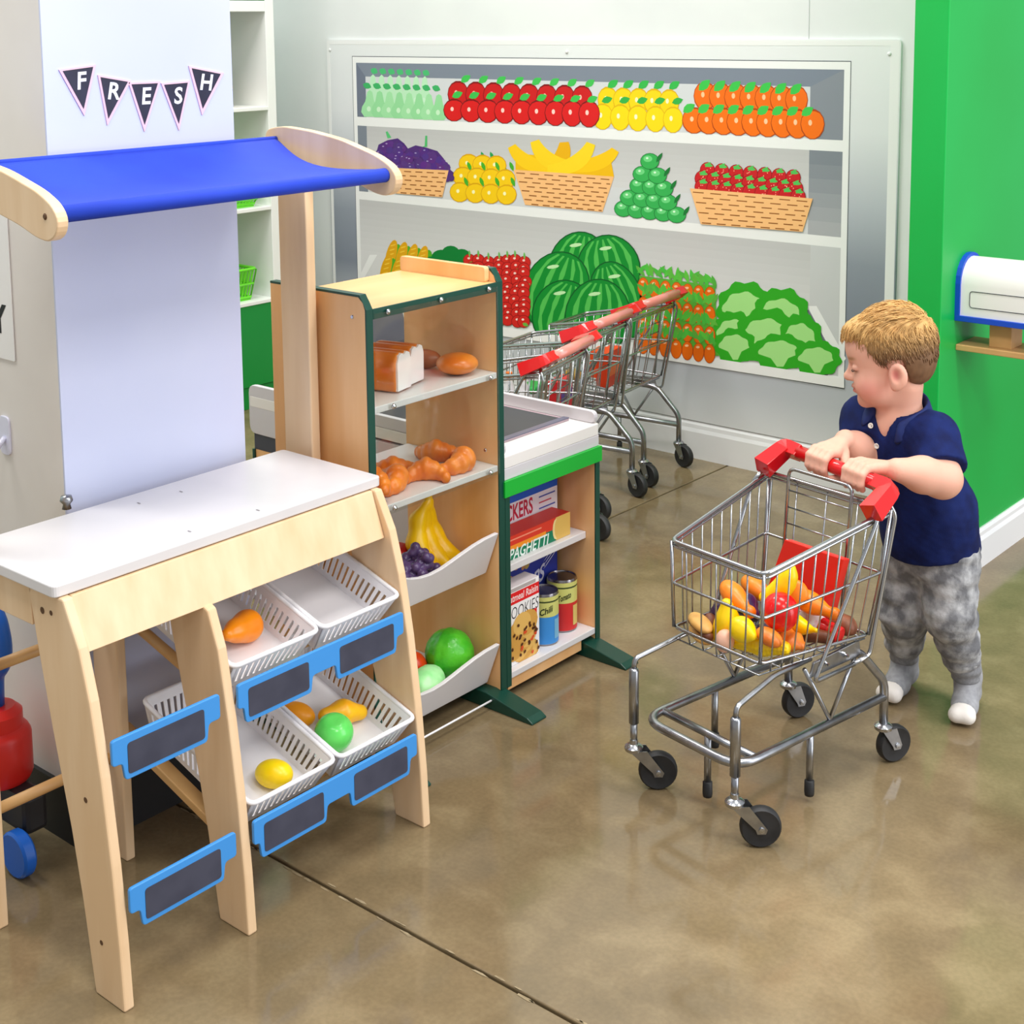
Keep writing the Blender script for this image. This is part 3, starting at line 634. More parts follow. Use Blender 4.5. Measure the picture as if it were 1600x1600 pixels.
# ------------------------------------------------------------------ white storage baskets on the stand
def storage_basket(label, xf, yc, zf, W_=.178, L_=.29, H_=.062):
    t = thing('storage_basket', label, 'basket', (xf, yc, zf), 0, 'white slotted baskets on the market stand'); t.rotation_euler = (0, math.radians(17.5), 0)
    a = MB(); th = .0022; tp = .86
    def wall(P0, P1, n):   # slotted wall between two top corners
        P0, P1 = np.array(P0), np.array(P1); d = P1-P0; L = np.linalg.norm(d); d = d/L; c = np.array([-L_/2, 0, 0]); nrm = np.array([d[1], -d[0], 0])
        def pt(s, z): 
            p = P0+(P1-P0)*s; k = tp+(1-tp)*z/H_; q = c+(p-c)*k; return np.array([q[0], q[1], z])
        def quad(s0, s1, z0, z1):
            p = [pt(s0, z0), pt(s1, z0), pt(s1, z1), pt(s0, z1)]; vs = p+[x-nrm*th for x in p]
            a.add(vs, [(0, 1, 2, 3), (7, 6, 5, 4), (0, 4, 5, 1), (1, 5, 6, 2), (2, 6, 7, 3), (3, 7, 4, 0)])
        quad(0, 1, 0, .012); quad(0, 1, H_-.014, H_)
        for i in range(n+1):
            s0 = i/n-.28/n; s1 = i/n+.28/n
            if i == 0: s0, s1 = 0, .9/n
            if i == n: s0, s1 = 1-.9/n, 1
            quad(max(0, s0), min(1, s1), .012, H_-.014)
    c = [(0, -W_/2, 0), (0, W_/2, 0), (-L_, W_/2, 0), (-L_, -W_/2, 0)]
    wall(c[0], c[1], 13); wall(c[1], c[2], 20); wall(c[2], c[3], 13); wall(c[3], c[0], 20)
    k = tp; a.box((-L_/2-L_/2*k, -W_/2*k, 0), (-L_/2+L_/2*k, W_/2*k, .003)); a.build('body', WHITE_PL, t)
    MB().tube(fillet([(.001, -W_/2-.001, H_), (.001, W_/2+.001, H_), (-L_-.001, W_/2+.001, H_), (-L_-.001, -W_/2-.001, H_)], .014, 4, True), .0042, 8, True).build('rim', WHITE_PL, t, True)
    return t
SB = [storage_basket('white slotted basket holding an orange toy, upper row of the stand', -1.748, 1.4412, .366),
      storage_basket('empty white slotted basket, upper row of the stand', -1.748, 1.6308, .366),
      storage_basket('white slotted basket holding one yellow toy, lower row of the stand', -1.716, 1.4412, .148),
      storage_basket('white slotted basket with a green apple, lower row of the stand', -1.716, 1.6308, .148)]

# ================================================================== bakery display shelf
deli = thing('bakery_shelf', 'tall maple toy bakery display shelf with dark green edging and clear front', 'shelf', (-2.02, 1.997, 0))
DF = -1.888
def side(y0, y1):
    o = [(-2.151, .03), (DF, .03), (DF, .900), (-1.893, .914), (-1.905, .924), (-2.151, .924)]
    s = rel(MB().prism(o, 1, y0, y1), deli).build('side_panel', MAPLE, deli, bevel=.001)
    e = rel(MB().box((DF, y0-.0005, .03), (DF+.004, y1+.0005, .902)).prism([(DF, .902), (DF+.004, .902), (-1.9015, .9285), (-2.151, .9285), (-2.151, .924), (-1.905, .924), (-1.893, .914)], 1, y0-.0005, y1+.0005), deli).build('edging', TEAL, s, bevel=.0008)
    return s
sl = side(1.806, 1.822); sr = side(2.172, 2.188)
MB().lathe([(0, 0), (.004, 0), (.003, .001), (0, .001)], 10, (-1.922+2.02, 1.806-1.997-.0005, .885), (0, -1, 0)).build('screw', SCREW, sl)
MB().lathe([(0, 0), (.004, 0), (.003, .001), (0, .001)], 10, (-1.922+2.02, 2.172-1.997-.0005, .545), (0, -1, 0)).build('screw', SCREW, sr)
wbox('top_board', (-2.145, 1.8225, .884), (DF, 2.1715, .901), MAPLE_TOP, deli); wbox('top_edging', (DF, 1.8225, .882), (DF+.004, 2.1715, .9015), TEAL, deli, bevel=.0008)
rel(MB().prism(rrect(-2.145, -1.905, .9, .932, .008), 1, 2.158, 2.1715), deli).build('top_rim', MAPLE, deli, bevel=.001)
SH1, SH2 = .715, .519
for z in (SH1, SH2): wbox('shelf_board', (-2.145, 1.8225, z-.013), (DF+.0005, 2.1715, z), WHITE_LAM, deli)
wbox('bottom_board', (-2.145, 1.8225, .03), (-1.96, 2.1715, .042), WHITE_LAM, deli)
wbox('clear_front', (DF+.0045, 1.824, .503), (DF+.0075, 2.170, .893), CLEAR, deli, bevel=.0004)
for z, pts in ((.892, ((600, 0), (687, 0), (767, 0))), (.71, ((606, 0), (768, 0))), (.513, ((604, 0), (766, 0)))):
    for px_, _ in pts:
        y = 1.822+(px_-578)/(785-578)*.352*(.93+.07*(px_-578)/207)
        rel(MB().lathe([(.0055, 0), (.0052, .002), (.0035, .0045), (0, .0052)], 12, (DF+.0076, y, z), (1, 0, 0)), deli).build('dome_bolt', SCREW, deli, True)
def tray(dz):
    tops = [(1.825, .374), (1.86, .372), (1.89, .364), (1.92, .352), (1.95, .344), (1.98, .341), (2.01, .344), (2.04, .352), (2.07, .361), (2.1, .369), (2.13, .374), (2.169, .376)]
    zb = .281; a = MB(); n = len(tops); vs = []
    def fx(z): return -1.921+(z-zb)*.38
    for off in (0, -.011):
        for y, z in tops: vs.append((fx(z)+off, y, z+dz))
        for y, z in tops: vs.append((fx(zb)+off, y, zb+dz))
    k = 2*n; fs = []
    for i in range(n-1): fs += [(n+i, n+i+1, i+1, i), (k+i, k+i+1, k+n+i+1, k+n+i), (i, i+1, k+i+1, k+i), (n+i+1, n+i, k+n+i, k+n+i+1)]
    fs += [(0, k, k+n, n), (n-1, 2*n-1, k+2*n-1, k+n-1)]
    t = rel(a.add(vs, fs), deli).build('bin_front', WHITE_LAM, deli, bevel=.002)
    wbox('bin_floor', (-2.145, 1.8225, zb+dz+.002), (-1.934, 2.1715, zb+dz+.012), WHITE_LAM, deli)
tray(0); tray(-.241)
def foot(y0, y1, root, parent=None):
    o = [(-2.27, .0), (-2.27, .010), (-2.16, .034), (-1.9, .034), (-1.79, .012), (-1.776, .004), (-1.776, 0)]
    return rel(MB().prism(o, 1, y0, y1), root).build('foot', DARKGREEN, root, bevel=.002)
foot(1.800, 1.842, deli); foot(2.14, 2.187, deli)
rel(MB().tube([(-1.886, 1.822, .021), (-1.886, 2.172, .021)], .0022, 6), deli).build('bottom_rod', WHITE_PL, deli, True)

# ================================================================== checkout counter
chk = thing('checkout_counter', 'toy checkout counter with dark belt, green band and open grocery shelves', 'counter', (-2.25, 2.35, 0))
wbox('side_panel', (-2.16, 2.19, .03), (DF, 2.204, .50), MAPLE, chk); wbox('side_panel', (-2.16, 2.501, .03), (DF, 2.515, .50), MAPLE, chk)
for y0, y1 in ((2.1895, 2.2045), (2.5005, 2.5155)): wbox('edging', (DF, y0, .03), (DF+.004, y1, .447), TEAL, chk, bevel=.0008)
wbox('back_panel', (-2.16, 2.204, .03), (-2.15, 2.501, .50), MAPLE, chk)
wbox('long_side', (-2.5, 2.19, .03), (-2.162, 2.2, .50), GREY_LAM, chk); wbox('long_side', (-2.5, 2.505, .03), (-2.162, 2.515, .50), GREY_LAM, chk)
wbox('end_cabinet', (-2.69, 2.194, .03), (-2.5, 2.512, .40), MAPLE, chk); wbox('dark_band', (-2.69, 2.193, .40), (-2.5, 2.513, .44), mat('charcoal', (64, 66, 78), .5), chk)
for y0 in (2.189, 2.507): wbox('edging', (-2.694, y0, .03), (-2.686, y0+.008, .40), TEAL, chk, bevel=.0008)
wbox('shelf_board', (-2.15, 2.2045, .264), (-1.912, 2.5005, .28), WHITE_LAM, chk); wbox('bottom_board', (-2.15, 2.2045, .044), (DF+.001, 2.5005, .058), WHITE_LAM, chk)
wbox('kick_board', (-1.905, 2.2045, .016), (-1.895, 2.46, .044), MAPLE, chk)
rel(MB().box((DF, 2.1895, .447), (DF+.0085, 2.518, .481)).box((DF+.0043, 2.184, .447), (DF+.0085, 2.1895, .481)), chk).build('green_band', GREEN_PL, chk); wbox('fascia', (DF-.01, 2.19, .481), (DF+.002, 2.515, .506), GREY_LAM, chk)
rel(MB().prism(rrect(-2.70, DF+.002, 2.188, 2.517, .008), 2, .506, .532), chk).build('top_board', mat('warm_white_laminate', (232, 228, 226), .3), chk, bevel=.0015)
for y0 in (2.1885, 2.5035):
    ro = [(float(p[0]), float(p[1])) for p in fillet([(-2.70, .44, 0), (-2.70, .56, 0), (DF-.002, .56, 0), (DF-.002, .5325, 0), (-2.50, .5325, 0), (-2.5, .44, 0)], .022, 4, True)]
    rel(MB().prism(ro, 1, y0, y0+.013), chk).build('side_rim', GREY_LAM, chk, bevel=.0015)
wbox('belt_frame', (-2.62, 2.235, .5322), (-1.952, 2.492, .537), mat('belt_frame_mauve', (168, 146, 154), .45), chk)
wbox('belt', (-2.60, 2.25, .537), (-1.968, 2.478, .5385), mat('belt_charcoal', (50, 50, 54), .55, c2=(62, 62, 66), scale=5), chk, bevel=.0004)
wbox('belt_edge', (-1.968, 2.235, .537), (-1.952, 2.492, .5395), mat('belt_edge_grey', (92, 92, 112), .3), chk, bevel=.0006)
f_ = foot(2.465, 2.514, chk)
reg = thing('cash_register', 'dark grey toy cash register with slanted screen on the checkout counter', 'register', (-2.5, 2.375, .5388), math.radians(0))
MB().prism([(-.07, 0), (.07, 0), (.07, .05), (.02, .085), (-.07, .085)], 1, -.075, .075).build('body', mat('register_white', (226, 226, 230), .4), reg, bevel=.004)
MB().prism([(-.06, .086), (.03, .086), (.085, .12), (.06, .2), (-.045, .235), (-.06, .22)], 1, -.085, .085).build('screen_housing', mat('register_grey', (84, 80, 88), .5, c2=(74, 70, 78), scale=10), reg, bevel=.006)

# ------------------------------------------------------------------ groceries on the checkout shelves
def carton(name, label, X, depth, y0, y1, z0, z1, base, art, group='toy grocery cartons on the checkout shelves'):
    t = thing(name, label, 'carton', (X-depth/2, (y0+y1)/2, z0), 0, group)
    W_, H_ = y1-y0, z1-z0
    MB().box((-depth/2, -W_/2, 0), (depth/2, W_/2, H_)).build('carton', mat('card_'+name+str(len(MATS)), base, .45), t, bevel=.001)
    A = MB(); st = [0]
    def rect(u0, u1, v0, v1, c):
        st[0] += 1; x = depth/2+.0003+.00006*st[0]; A.add([(x, -W_/2+u0*W_, v0*H_), (x, -W_/2+u1*W_, v0*H_), (x, -W_/2+u1*W_, v1*H_), (x, -W_/2+u0*W_, v1*H_)], [(0, 1, 2, 3)], col=c)
    def ell(u, v, ru, rv, c, rot=0., n=12):
        st[0] += 1; x = depth/2+.0003+.00006*st[0]
        A.add([(x, float(np.clip(-W_/2+u*W_+ru*math.cos(a_)*math.cos(rot)-rv*math.sin(a_)*math.sin(rot), -W_/2, W_/2)), float(np.clip(v*H_+ru*math.cos(a_)*math.sin(rot)+rv*math.sin(a_)*math.cos(rot), .0002, H_))) for a_ in np.linspace(0, 2*math.pi, n, endpoint=False)], [tuple(range(n))], col=c)
    def txt(s, u, v, size, c, width=None, shear=0., bold=0., slope=0.):
        st[0] += 1; x = depth/2+.0003+.00006*st[0]; text_into(A, s, size, lambda a_, b_: (x, -W_/2+u*W_+a_, v*H_+b_+slope*a_), shear, c, 0, width, bold)
    art(rect, ell, txt); A.build('print', PRINT, t); return t
def crackers(rect, ell, txt):
    rect(0, 1, 0, 1, (236, 232, 240)); rect(0, 1, .86, 1, (28, 92, 200)); txt('CRACKERS', .40, .64, .05, (196, 40, 70), .155, 0, .0012)
    for k in range(3): rect(.76, .97-.05*(k % 2), .74-.12*k, .77-.12*k, (70, 90, 180) if k != 1 else (200, 80, 100))
carton('cracker_box', 'white cracker carton with blue top band behind the spaghetti box', -1.985, .045, 2.212, 2.488, .2805, .392, (150, 138, 146), crackers)
def spag(rect, ell, txt):
    rect(0, 1, 0, 1, (8, 124, 88)); rect(0, 1, .52, 1, (222, 58, 40)); rect(0, .66, .40, .60, (248, 150, 40)); txt('SPAGHETTI', .40, .20, .034, (232, 244, 238), .15, .25, .0006)
    rect(.8, 1, 0, 1, (224, 184, 96)); ell(.8, .5, .012, .024, (240, 214, 150)); ell(.83, .5, .013, .024, (224, 184, 96)); rect(.05, .6, .8, .86, (250, 150, 120))
carton('spaghetti_box', 'green and red spaghetti carton lying on the checkout shelf', -1.928, .052, 2.208, 2.462, .2805, .333, (206, 52, 40), spag)
def chips(rect, ell, txt):
    rect(0, 1, 0, 1, (46, 60, 160)); r = random.Random(2)
    for k in range(26): ell(r.uniform(.15, .65), r.uniform(.5, .95), .009, .006, (190+r.randint(-30, 30), 150+r.randint(-30, 20), 90), r.uniform(0, 3))
    txt('CHIPS', .62, .55, .05, (206, 206, 230), .11, .2, .001, .4)
    for k in range(4): ell(.9, .78+.045*k, .03, .0012, (220, 224, 250), .6, 6)
    for k in range(24): ell(r.uniform(.45, 1), r.uniform(.22, .34), .01, .008, (150+r.randint(-30, 40), 80+r.randint(-20, 30), 30), r.uniform(0, 3))
carton('chip_box', 'dark blue snack carton at the back of the lower checkout shelf', -1.988, .045, 2.212, 2.49, .0585, .25, (46, 60, 160), chips)
def cookies(rect, ell, txt):
    rect(0, 1, 0, 1, (244, 242, 244)); rect(0, 1, .78, .93, (226, 28, 34)); txt('Oatmeal Raisin', .5, .855, .022, (250, 220, 220), .108, .1, .0004); txt('COOKIES', .5, .66, .038, (30, 26, 40), .109, .1, -.0004); rect(.1, .9, .94, .985, (180, 170, 170))
    for k in range(3): rect(.84, .93, .53-.25*k, .6-.25*k, (226, 30, 36))
    r = random.Random(6)
    for k in range(7): ell(r.uniform(.25, .8), .08+.065*k, .034, .028, (214, 160, 76), 0, 16); ell(r.uniform(.3, .75), .1+.065*k, .03, .025, (230, 184, 100), 0, 16)
    for k in range(34): ell(r.uniform(.18, .95), r.uniform(.05, .5), .0045, .0035, (84, 44, 20) if k % 4 else (220, 80, 40), r.uniform(0, 3), 7)
    rect(0, .1, 0, .07, (226, 30, 36))
carton('cookie_box', 'white cookie carton with red stripe and cookie picture on the lower checkout shelf', -1.905, .04, 2.2065, 2.322, .0585, .232, (206, 196, 200), cookies)
def can(label, x, y, z, r, h, colr, word):
    t = thing('food_can', label, 'can', (x, y, z), 0, 'toy tins on the lower checkout shelf'); n = 28
    MB().lathe([(0, 0), (r*.96, 0), (r, .003), (r, h-.003), (r*.97, h), (r*.9, h), (r*.88, h-.002), (0, h-.002)], n).build('tin', mat('tin', (150, 146, 150), .25, 1.), t, True, angle=.6)
    A = MB(); R = r+.0004
    def wrap(a0, a1, z0, z1, c, off=0.):
        m = 12; vs = []; 
        for i in range(m+1):
            a_ = lerp(a0, a1, i/m); vs += [((R+off)*math.cos(a_), (R+off)*math.sin(a_), z0), ((R+off)*math.cos(a_), (R+off)*math.sin(a_), z1)]
        A.add(vs, [(2*i, 2*i+2, 2*i+3, 2*i+1) for i in range(m)], col=c)
    wrap(0, math.pi, .004, h-.006, colr); wrap(math.pi, 2*math.pi, .004, h-.006, colr); 
    for a0 in (0, math.pi): wrap(a0, a0+math.pi, h*.56, h-.006, (206, 206, 120), .0002); wrap(a0, a0+math.pi, h*.84, h*.87, (60, 74, 40), .0003)
    wrap(-.1, .5, h*.12, h*.5, (214, 190, 110) if word == 'Tomato' else (120, 180, 216), .0003)
    c0 = -.72; text_into(A, word, .02, lambda a_, b_: ((R+.0006)*math.cos(c0+a_/R), (R+.0006)*math.sin(c0+a_/R), h*.68+b_+.35*a_), .1, (34, 46, 26), 0, .03, .0004)
    A.build('label', PRINT, t, True)
can('blue tin with pale yellow label standing beside the cookie carton', -1.935, 2.375, .0585, .033, .118, (60, 140, 214), 'Chili')
can('red tin with pale yellow label beside the blue tin', -1.948, 2.457, .0585, .034, .122, (204, 44, 44), 'Tomato')

# ================================================================== mailbox on the green wall
mbx = thing('mailbox', 'white toy mailbox with blue rim on a wooden bracket on the green wall', 'mailbox', (-1.425, 3.42, .70))
def arch(w, zs, r, n=12): return [(-w, 0), (w, 0), (w, zs)]+[(r*math.cos(t), zs+r*math.sin(t)) for t in np.linspace(0, math.pi, n)][1:-1]+[(-w, zs)]
MB().prism(arch(.064, .075, .064), 0, .012, .30).build('body', mat('mailbox_white', (236, 234, 230), .4), mbx, True, angle=.7)
BLUE_D = mat('mailbox_blue', (14, 74, 196), .4)
MB().prism(arch(.07, .078, .07), 0, 0, .012).build('back_plate', BLUE_D, mbx); MB().prism(arch(.07, .078, .07), 0, .30, .312).build('door', BLUE_D, mbx)
MB().box((0, -.07, -.014), (.312, .07, 0)).build('base', BLUE_D, mbx, bevel=.001)
lo = rrect(.035, .21, .022, .062, .008); A = MB(); 
MB().tube([(x, -.0645, z) for x, z in lo], .0009, 5, True).build('label_outline', mat('outline_black', (20, 30, 40), .5), mbx)
MB().box((.075, -.035, -.075), (.13, .035, -.014)).build('bracket_block', DOWEL, mbx, bevel=.001); MB().box((0, -.058, -.09), (.25, .058, -.075)).build('bracket_board', DOWEL, mbx, bevel=.002)

# ================================================================== ride-on toy behind the stand
toy = thing('push_toy', 'blue and red plastic push toy standing behind the market stand', 'toy', (-2.165, 1.20, 0))
TB = mat('toy_blue', (20, 96, 196), .35); TR = mat('toy_red', (222, 40, 34), .35)
for x in (-.07, .07): MB().lathe([(0, -.012), (.036, -.012), (.04, -.008), (.04, .008), (.036, .012), (.02, .012), (.018, .006), (0, .006)], 20, (x-.02, -.01, .04), (0, 1, 0)).build('wheel', TB, toy, True, angle=.7)
MB().box((-.09, .005, .06), (.05, .05, .13)).build('chassis', mat('toy_black', (30, 30, 34), .5), toy, bevel=.01)
MB().lathe([(0, .13), (.05, .13), (.055, .14), (.055, .21), (.05, .22), (.042, .225), (.042, .25), (.03, .262), (0, .262)], 22, (-.048, .02, 0)).build('seat', TR, toy, True, angle=.6)
MB().tube(fillet([(-.05, .02, .255), (-.045, .02, .32), (-.02, .02, .34), (-.01, .02, .38), (-.025, .02, .43), (-.07, .02, .45), (-.10, .02, .43), (-.095, .02, .36), (-.05, .02, .33)], .02, 4), .014, 10).build('handle', TB, toy, True)
# ================================================================== shopping carts
def HL(u, dv=0., dz=0.): return (u, .405-.10*u+dv, .562-.045*u+dz)
def make_cart(label, grip):
    t = thing('shopping_cart', label, 'shopping cart', (0, 0, 0), 0, 'child-size metal shopping carts')
    B = lambda pts, r, name, m=STEEL, par=None, n=8, closed=False: MB().tube(pts, r, n, closed).build(name, m, par or t, True)
    B(fillet([(.117, .412, .135), (.117, 0, .135), (-.117, 0, .135), (-.117, .412, .135)], .05, 6), .0085, 'lower_rack', n=12)
    B([(-.112, .05, .135), (.112, .05, .135)], .0075, 'cross_tube', n=10)
    for s in (1, -1):
        B(fillet([(s*.112, .26, .252), (s*.115, .335, .248), (s*.117, .414, .165), (s*.117, .414, .07)], .02, 4), .0085, 'rear_leg', n=12)
        B([(s*.125, -.016, .085), (s*.125, -.016, .13)], .0068, 'front_post', n=10); B([(s*.125, -.016, .13), (s*.125, -.016, .232), (s*.125, -.016, .236)], [.0095, .0095, .007], 'front_post', n=12)
        B(fillet([(s*.125, -.016, .234), (s*.125, -.014, .254), (s*.112, .10, .272), (s*.110, .2, .272)], .012, 4), .0048, 'stay_rod')
        B(fillet([(s*.117, .175, .262), (s*.117, .25, .142), (s*.117, .325, .25)], .004, 2), .0042, 'brace')
        MB().prism([(.185, .244), (.325, .244), (.33, .25), (.325, .276), (.195, .27)], 0, s*.118, s*.1235).build('bracket', STEEL, t, bevel=.001)
        for v in (.225, .28): MB().lathe([(.005, 0), (.005, .004), (.0028, .004), (.0028, .01), (0, .01)], 8, (s*.1235, v, .261), (s, 0, 0)).build('bolt', CHROME, t)
        B(fillet([(s*.132, .30, .240), (s*.132, .185, .240), (s*.150, .335, .512), (s*.141, .350, .532)], .012, 4), .0042, 'handle_rod', CHROME)
        B(fillet([(s*.132, .30, .240), (s*.132, .345, .244), (s*.150, .390, .510), (s*.141, .378, .535)], .012, 4), .0042, 'handle_rod', CHROME)
    for u, v in ((.117, .195), (-.117, .195), (0, .05)):
        k = B([(u, v, .135), (u, v, .04)], .0068, 'kick_leg', n=10); MB().lathe([(0, .014), (.0085, .014), (.0095, .02), (.009, .042), (.0068, .044)], 12, (u, v, 0)).build('rubber_tip', BLACK, k, True)
    # basket
    zf = .276
    F = lambda a, b, s: tuple(lerp(np.array(a, float), np.array(b, float), s))
    top = [(-.112, .068, .465), (.112, .068, .465), (.147, .380, .522), (-.147, .380, .522)]
    mid = [(-.109, .068, .384), (.109, .068, .384), (.140, .364, .402), (-.140, .364, .402)]
    bot = [(-.105, .068, .300), (.105, .068, .300), (.130, .342, .284), (-.130, .342, .284)]
    flo = [(-.100, .072, zf), (.100, .072, zf), (.125, .338, zf), (-.125, .338, zf)]
    bk = B(fillet(top, .016, 5, True), .0046, 'basket_rim', CHROME, closed=True)
    B(fillet([tuple(np.array(p)-(0, 0, .009)) for p in top], .016, 5, True), .0028, 'rim_wire', CHROME, bk, closed=True)
    B(fillet(mid, .01, 4, True), .0028, 'wire', CHROME, bk, closed=True, n=6); B(fillet(bot, .014, 4, True), .0034, 'wire', CHROME, bk, closed=True, n=6)
    for i in range(4): B([top[i], mid[i], bot[i]], .0036, 'corner_wire', CHROME, bk, n=6)
    for i, n in ((0, 5), (1, 9), (2, 3), (3, 9)):
        j = (i+1) % 4
        for k in range(1, n+1):
            s = k/(n+1); s2 = 1-s if i == 3 else s
            B([F(top[i], top[j], s), F(mid[i], mid[j], s), F(bot[i], bot[j], s), F(flo[i], flo[j], s)], .0017, 'wire', CHROME, bk, n=5)
    for k in range(0, 7): s = k/6; B([F(flo[0], flo[1], s), F(flo[3], flo[2], s)], .0017, 'wire', CHROME, bk, n=5)
    for k in range(0, 6): s = k/5; B([F(flo[0], flo[3], s), F(flo[1], flo[2], s)], .0017, 'wire', CHROME, bk, n=5)
    gt = B(fillet([(-.082, .345, .30), (-.085, .368, .548), (.068, .368, .548), (.065, .345, .30)], .016, 4), .0036, 'seat_gate', CHROME)
    for z in (.505, .472, .44, .405): v = lerp(.345, .368, (z-.3)/.248); B([(-.084, v, z), (.067, v, z)], .0018, 'gate_wire', CHROME, gt, n=5)
    # handle
    hb = B([HL(-.10), HL(.10)], .0145, 'handle_bar', grip, n=18)
    for s in (1, -1):
        MB().tube(fillet([HL(s*.0955), HL(s*.136), HL(s*.142, -.066, -.030)], .010, 3), [.0185, .0195, .020, .0205, .021, .025], 4).build('handle_end', RED_PL, hb, bevel=.005)
    # casters
    def caster(u, v, dirv, off, zt):
        d = np.array(dirv, float); d /= np.linalg.norm(d); ax = np.array([d[1], -d[0]]); r = .0365
        c = MB().lathe([(0, zt-.010), (.012, zt-.012), (.017, zt-.008), (.0175, zt-.002), (.013, zt+.002), (.008, zt+.004), (.0075, zt+.012)], 18, (u, v, 0)).build('caster', CHROME, t, True, angle=.8)
        w = np.array([u+d[0]*off, v+d[1]*off, r])
        MB().lathe([(.006, -.010), (r*.62, -.0085), (r*.9, -.010), (r*.985, -.006), (r, 0), (r*.985, .006), (r*.9, .010), (r*.62, .0085), (.006, .010)], 28, w, (ax[0], ax[1], 0)).build('wheel', BLACK, c, True, angle=.9)
        for s in (1, -1):
            o = np.array([ax[0], ax[1], 0])*s*.0125; p = []
            for side_, z_, w_ in ((-1, zt-.006, .014), (-1, r, .0105), (-.7, r-.008, .0105), (.7, r-.008, .0105), (1, r, .0105), (1, zt-.006, .018)):
                base = np.array([u, v, 0])+np.array([d[0], d[1], 0])*(off*((zt-z_)/(zt-r))) if z_ > r else np.array([w[0], w[1], 0])
                p.append(base+np.array([d[0], d[1], 0])*side_*w_+np.array([0, 0, z_])+o)
            th = np.array([ax[0], ax[1], 0])*s*.0016; n = len(p)
            MB().add(p+[q+th for q in p], [tuple(range(n)), tuple(range(n, 2*n))[::-1]]+[(i, (i+1) % n, n+(i+1) % n, n+i) for i in range(n)]).build('fork', STEEL, c)
            MB().lathe([(.0055, 0), (.005, .003), (0, .0035)], 10, w+o+th, tuple(np.array([ax[0], ax[1], 0])*s)).build('axle_bolt', CHROME, c)
    for s in (1, -1): caster(s*.125, -.016, (.631, .775), .045, .085); caster(s*.117, .414, (.3, .95), .024, .078)
    return t
C_TH = -.1831; CE1 = np.array([math.cos(C_TH), math.sin(C_TH), 0]); CE2 = np.array([-math.sin(C_TH), math.cos(C_TH), 0]); COr = np.array([-1.350, 2.067, 0])
cart = make_cart('metal toy shopping cart filled with colourful play food pushed by the child', RED_PL); cart.location = COr; cart.rotation_euler = (0, 0, C_TH)
BGC = []
for (hx, hy), th, lab in (((-2.31, 2.97), -1.33, 'metal shopping cart with glare-paled red handle parked right behind the checkout counter'), ((-2.45, 3.335), -1.42, 'metal shopping cart parked between two other carts by the mural'), ((-2.51, 3.67), -1.46, 'metal shopping cart parked closest to the mural wall')):
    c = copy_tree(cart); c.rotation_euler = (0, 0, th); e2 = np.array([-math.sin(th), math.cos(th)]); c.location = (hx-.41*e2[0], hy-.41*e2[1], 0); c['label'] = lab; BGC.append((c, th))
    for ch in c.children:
        if ch.name.startswith('handle_bar'): ch.data = ch.data.copy(); ch.data.materials[0] = RED_GLARE_PL

# ================================================================== play food
def food(name, label, cat, loc, rot, fn, half, h, m, group=None, colfn=None, sc=1.):
    half = np.array(half)*1.0
    o = sdf_obj(name, fn, -half, half, h, m, None, loc, colfn); o.rotation_euler = rot; o.scale = (sc,)*3; return tag(o, label, cat, group)
def FM(name, c, c2=None, rough=.38, scale=30, bump=0., **k): return mat(name, c, rough, c2=c2, scale=scale, bump=bump, **k)
YEL = FM('play_yellow', (255, 224, 0), (255, 212, 0), .32); ORG = FM('play_orange', (252, 146, 34), (238, 122, 20), .36, 26); ORB = FM('play_bread', (240, 140, 50), (220, 112, 32), .36, 24)
EGGP = FM('play_eggplant', (52, 26, 66), (62, 32, 76), .2); REDF = FM('play_red', (232, 22, 20), (216, 14, 14), .2); TAN = FM('play_bun', (226, 176, 96), (206, 150, 76), .5); BRN = FM('play_brown', (126, 70, 40), (104, 54, 30), .45)
EGG = FM('play_egg', (246, 192, 166), None, .4); POT = FM('play_potato', (146, 88, 58), (122, 70, 46), .5, 60, .2)
LETG = FM('play_lettuce', (150, 236, 150), (190, 246, 184), .4); CABG = FM('play_cabbage', (58, 178, 36), (92, 204, 50), .28, 30, .5, bscale=60); MARN = FM('play_maroon', (124, 20, 40), None, .35); GRN = FM('play_green', (92, 218, 92), (110, 228, 104), .22)
GRAPE = FM('play_grape', (74, 54, 96), (96, 74, 118), .25, 60); CRUST = FM('play_crust', (238, 142, 44), (220, 112, 28), .3, 18); CUT = FM('play_cut_bread', (250, 244, 244), (244, 228, 232), .5, 12)
def f_ell(r): return lambda P: d_ell(P, (0, 0, 0), r)
def f_chain(pts, rs, k=.01): return lambda P: chain(P, pts, rs, k)
def f_arc(R, ang, r, n=7, tip=.35, stem=0.):
    pts = []; rs = []
    for i in range(n):
        a_ = lerp(-ang, ang, i/(n-1)); pts.append((R*math.sin(a_), 0, R*(1-math.cos(a_)))); rs.append(r*(tip+(1-tip)*math.sin(math.pi*(.1+.8*i/(n-1)))))
    if stem: pts.append((pts[-1][0]+stem*math.cos(ang), 0, pts[-1][2]+stem*math.sin(ang))); rs.append(r*.3); rs[-2] = r*.4
    return f_chain(pts, rs, r*.6)
def CL(u, v, z): return COr+CE1*u+CE2*v+np.array([0, 0, z])
def CPX(x, y, v): return onplane(x, y, CL(0, v, 0), CE2)
GC = 'play food piled in the shopping cart'
def drum(P): return smin(smin(d_ell(P, (-.012, 0, 0), (.034, .022, .02)), d_cap(P, (.0, 0, 0), (.045, 0, .004), .013, .009), .02), d_sph(P, (.05, .0, .006), .012), .008)
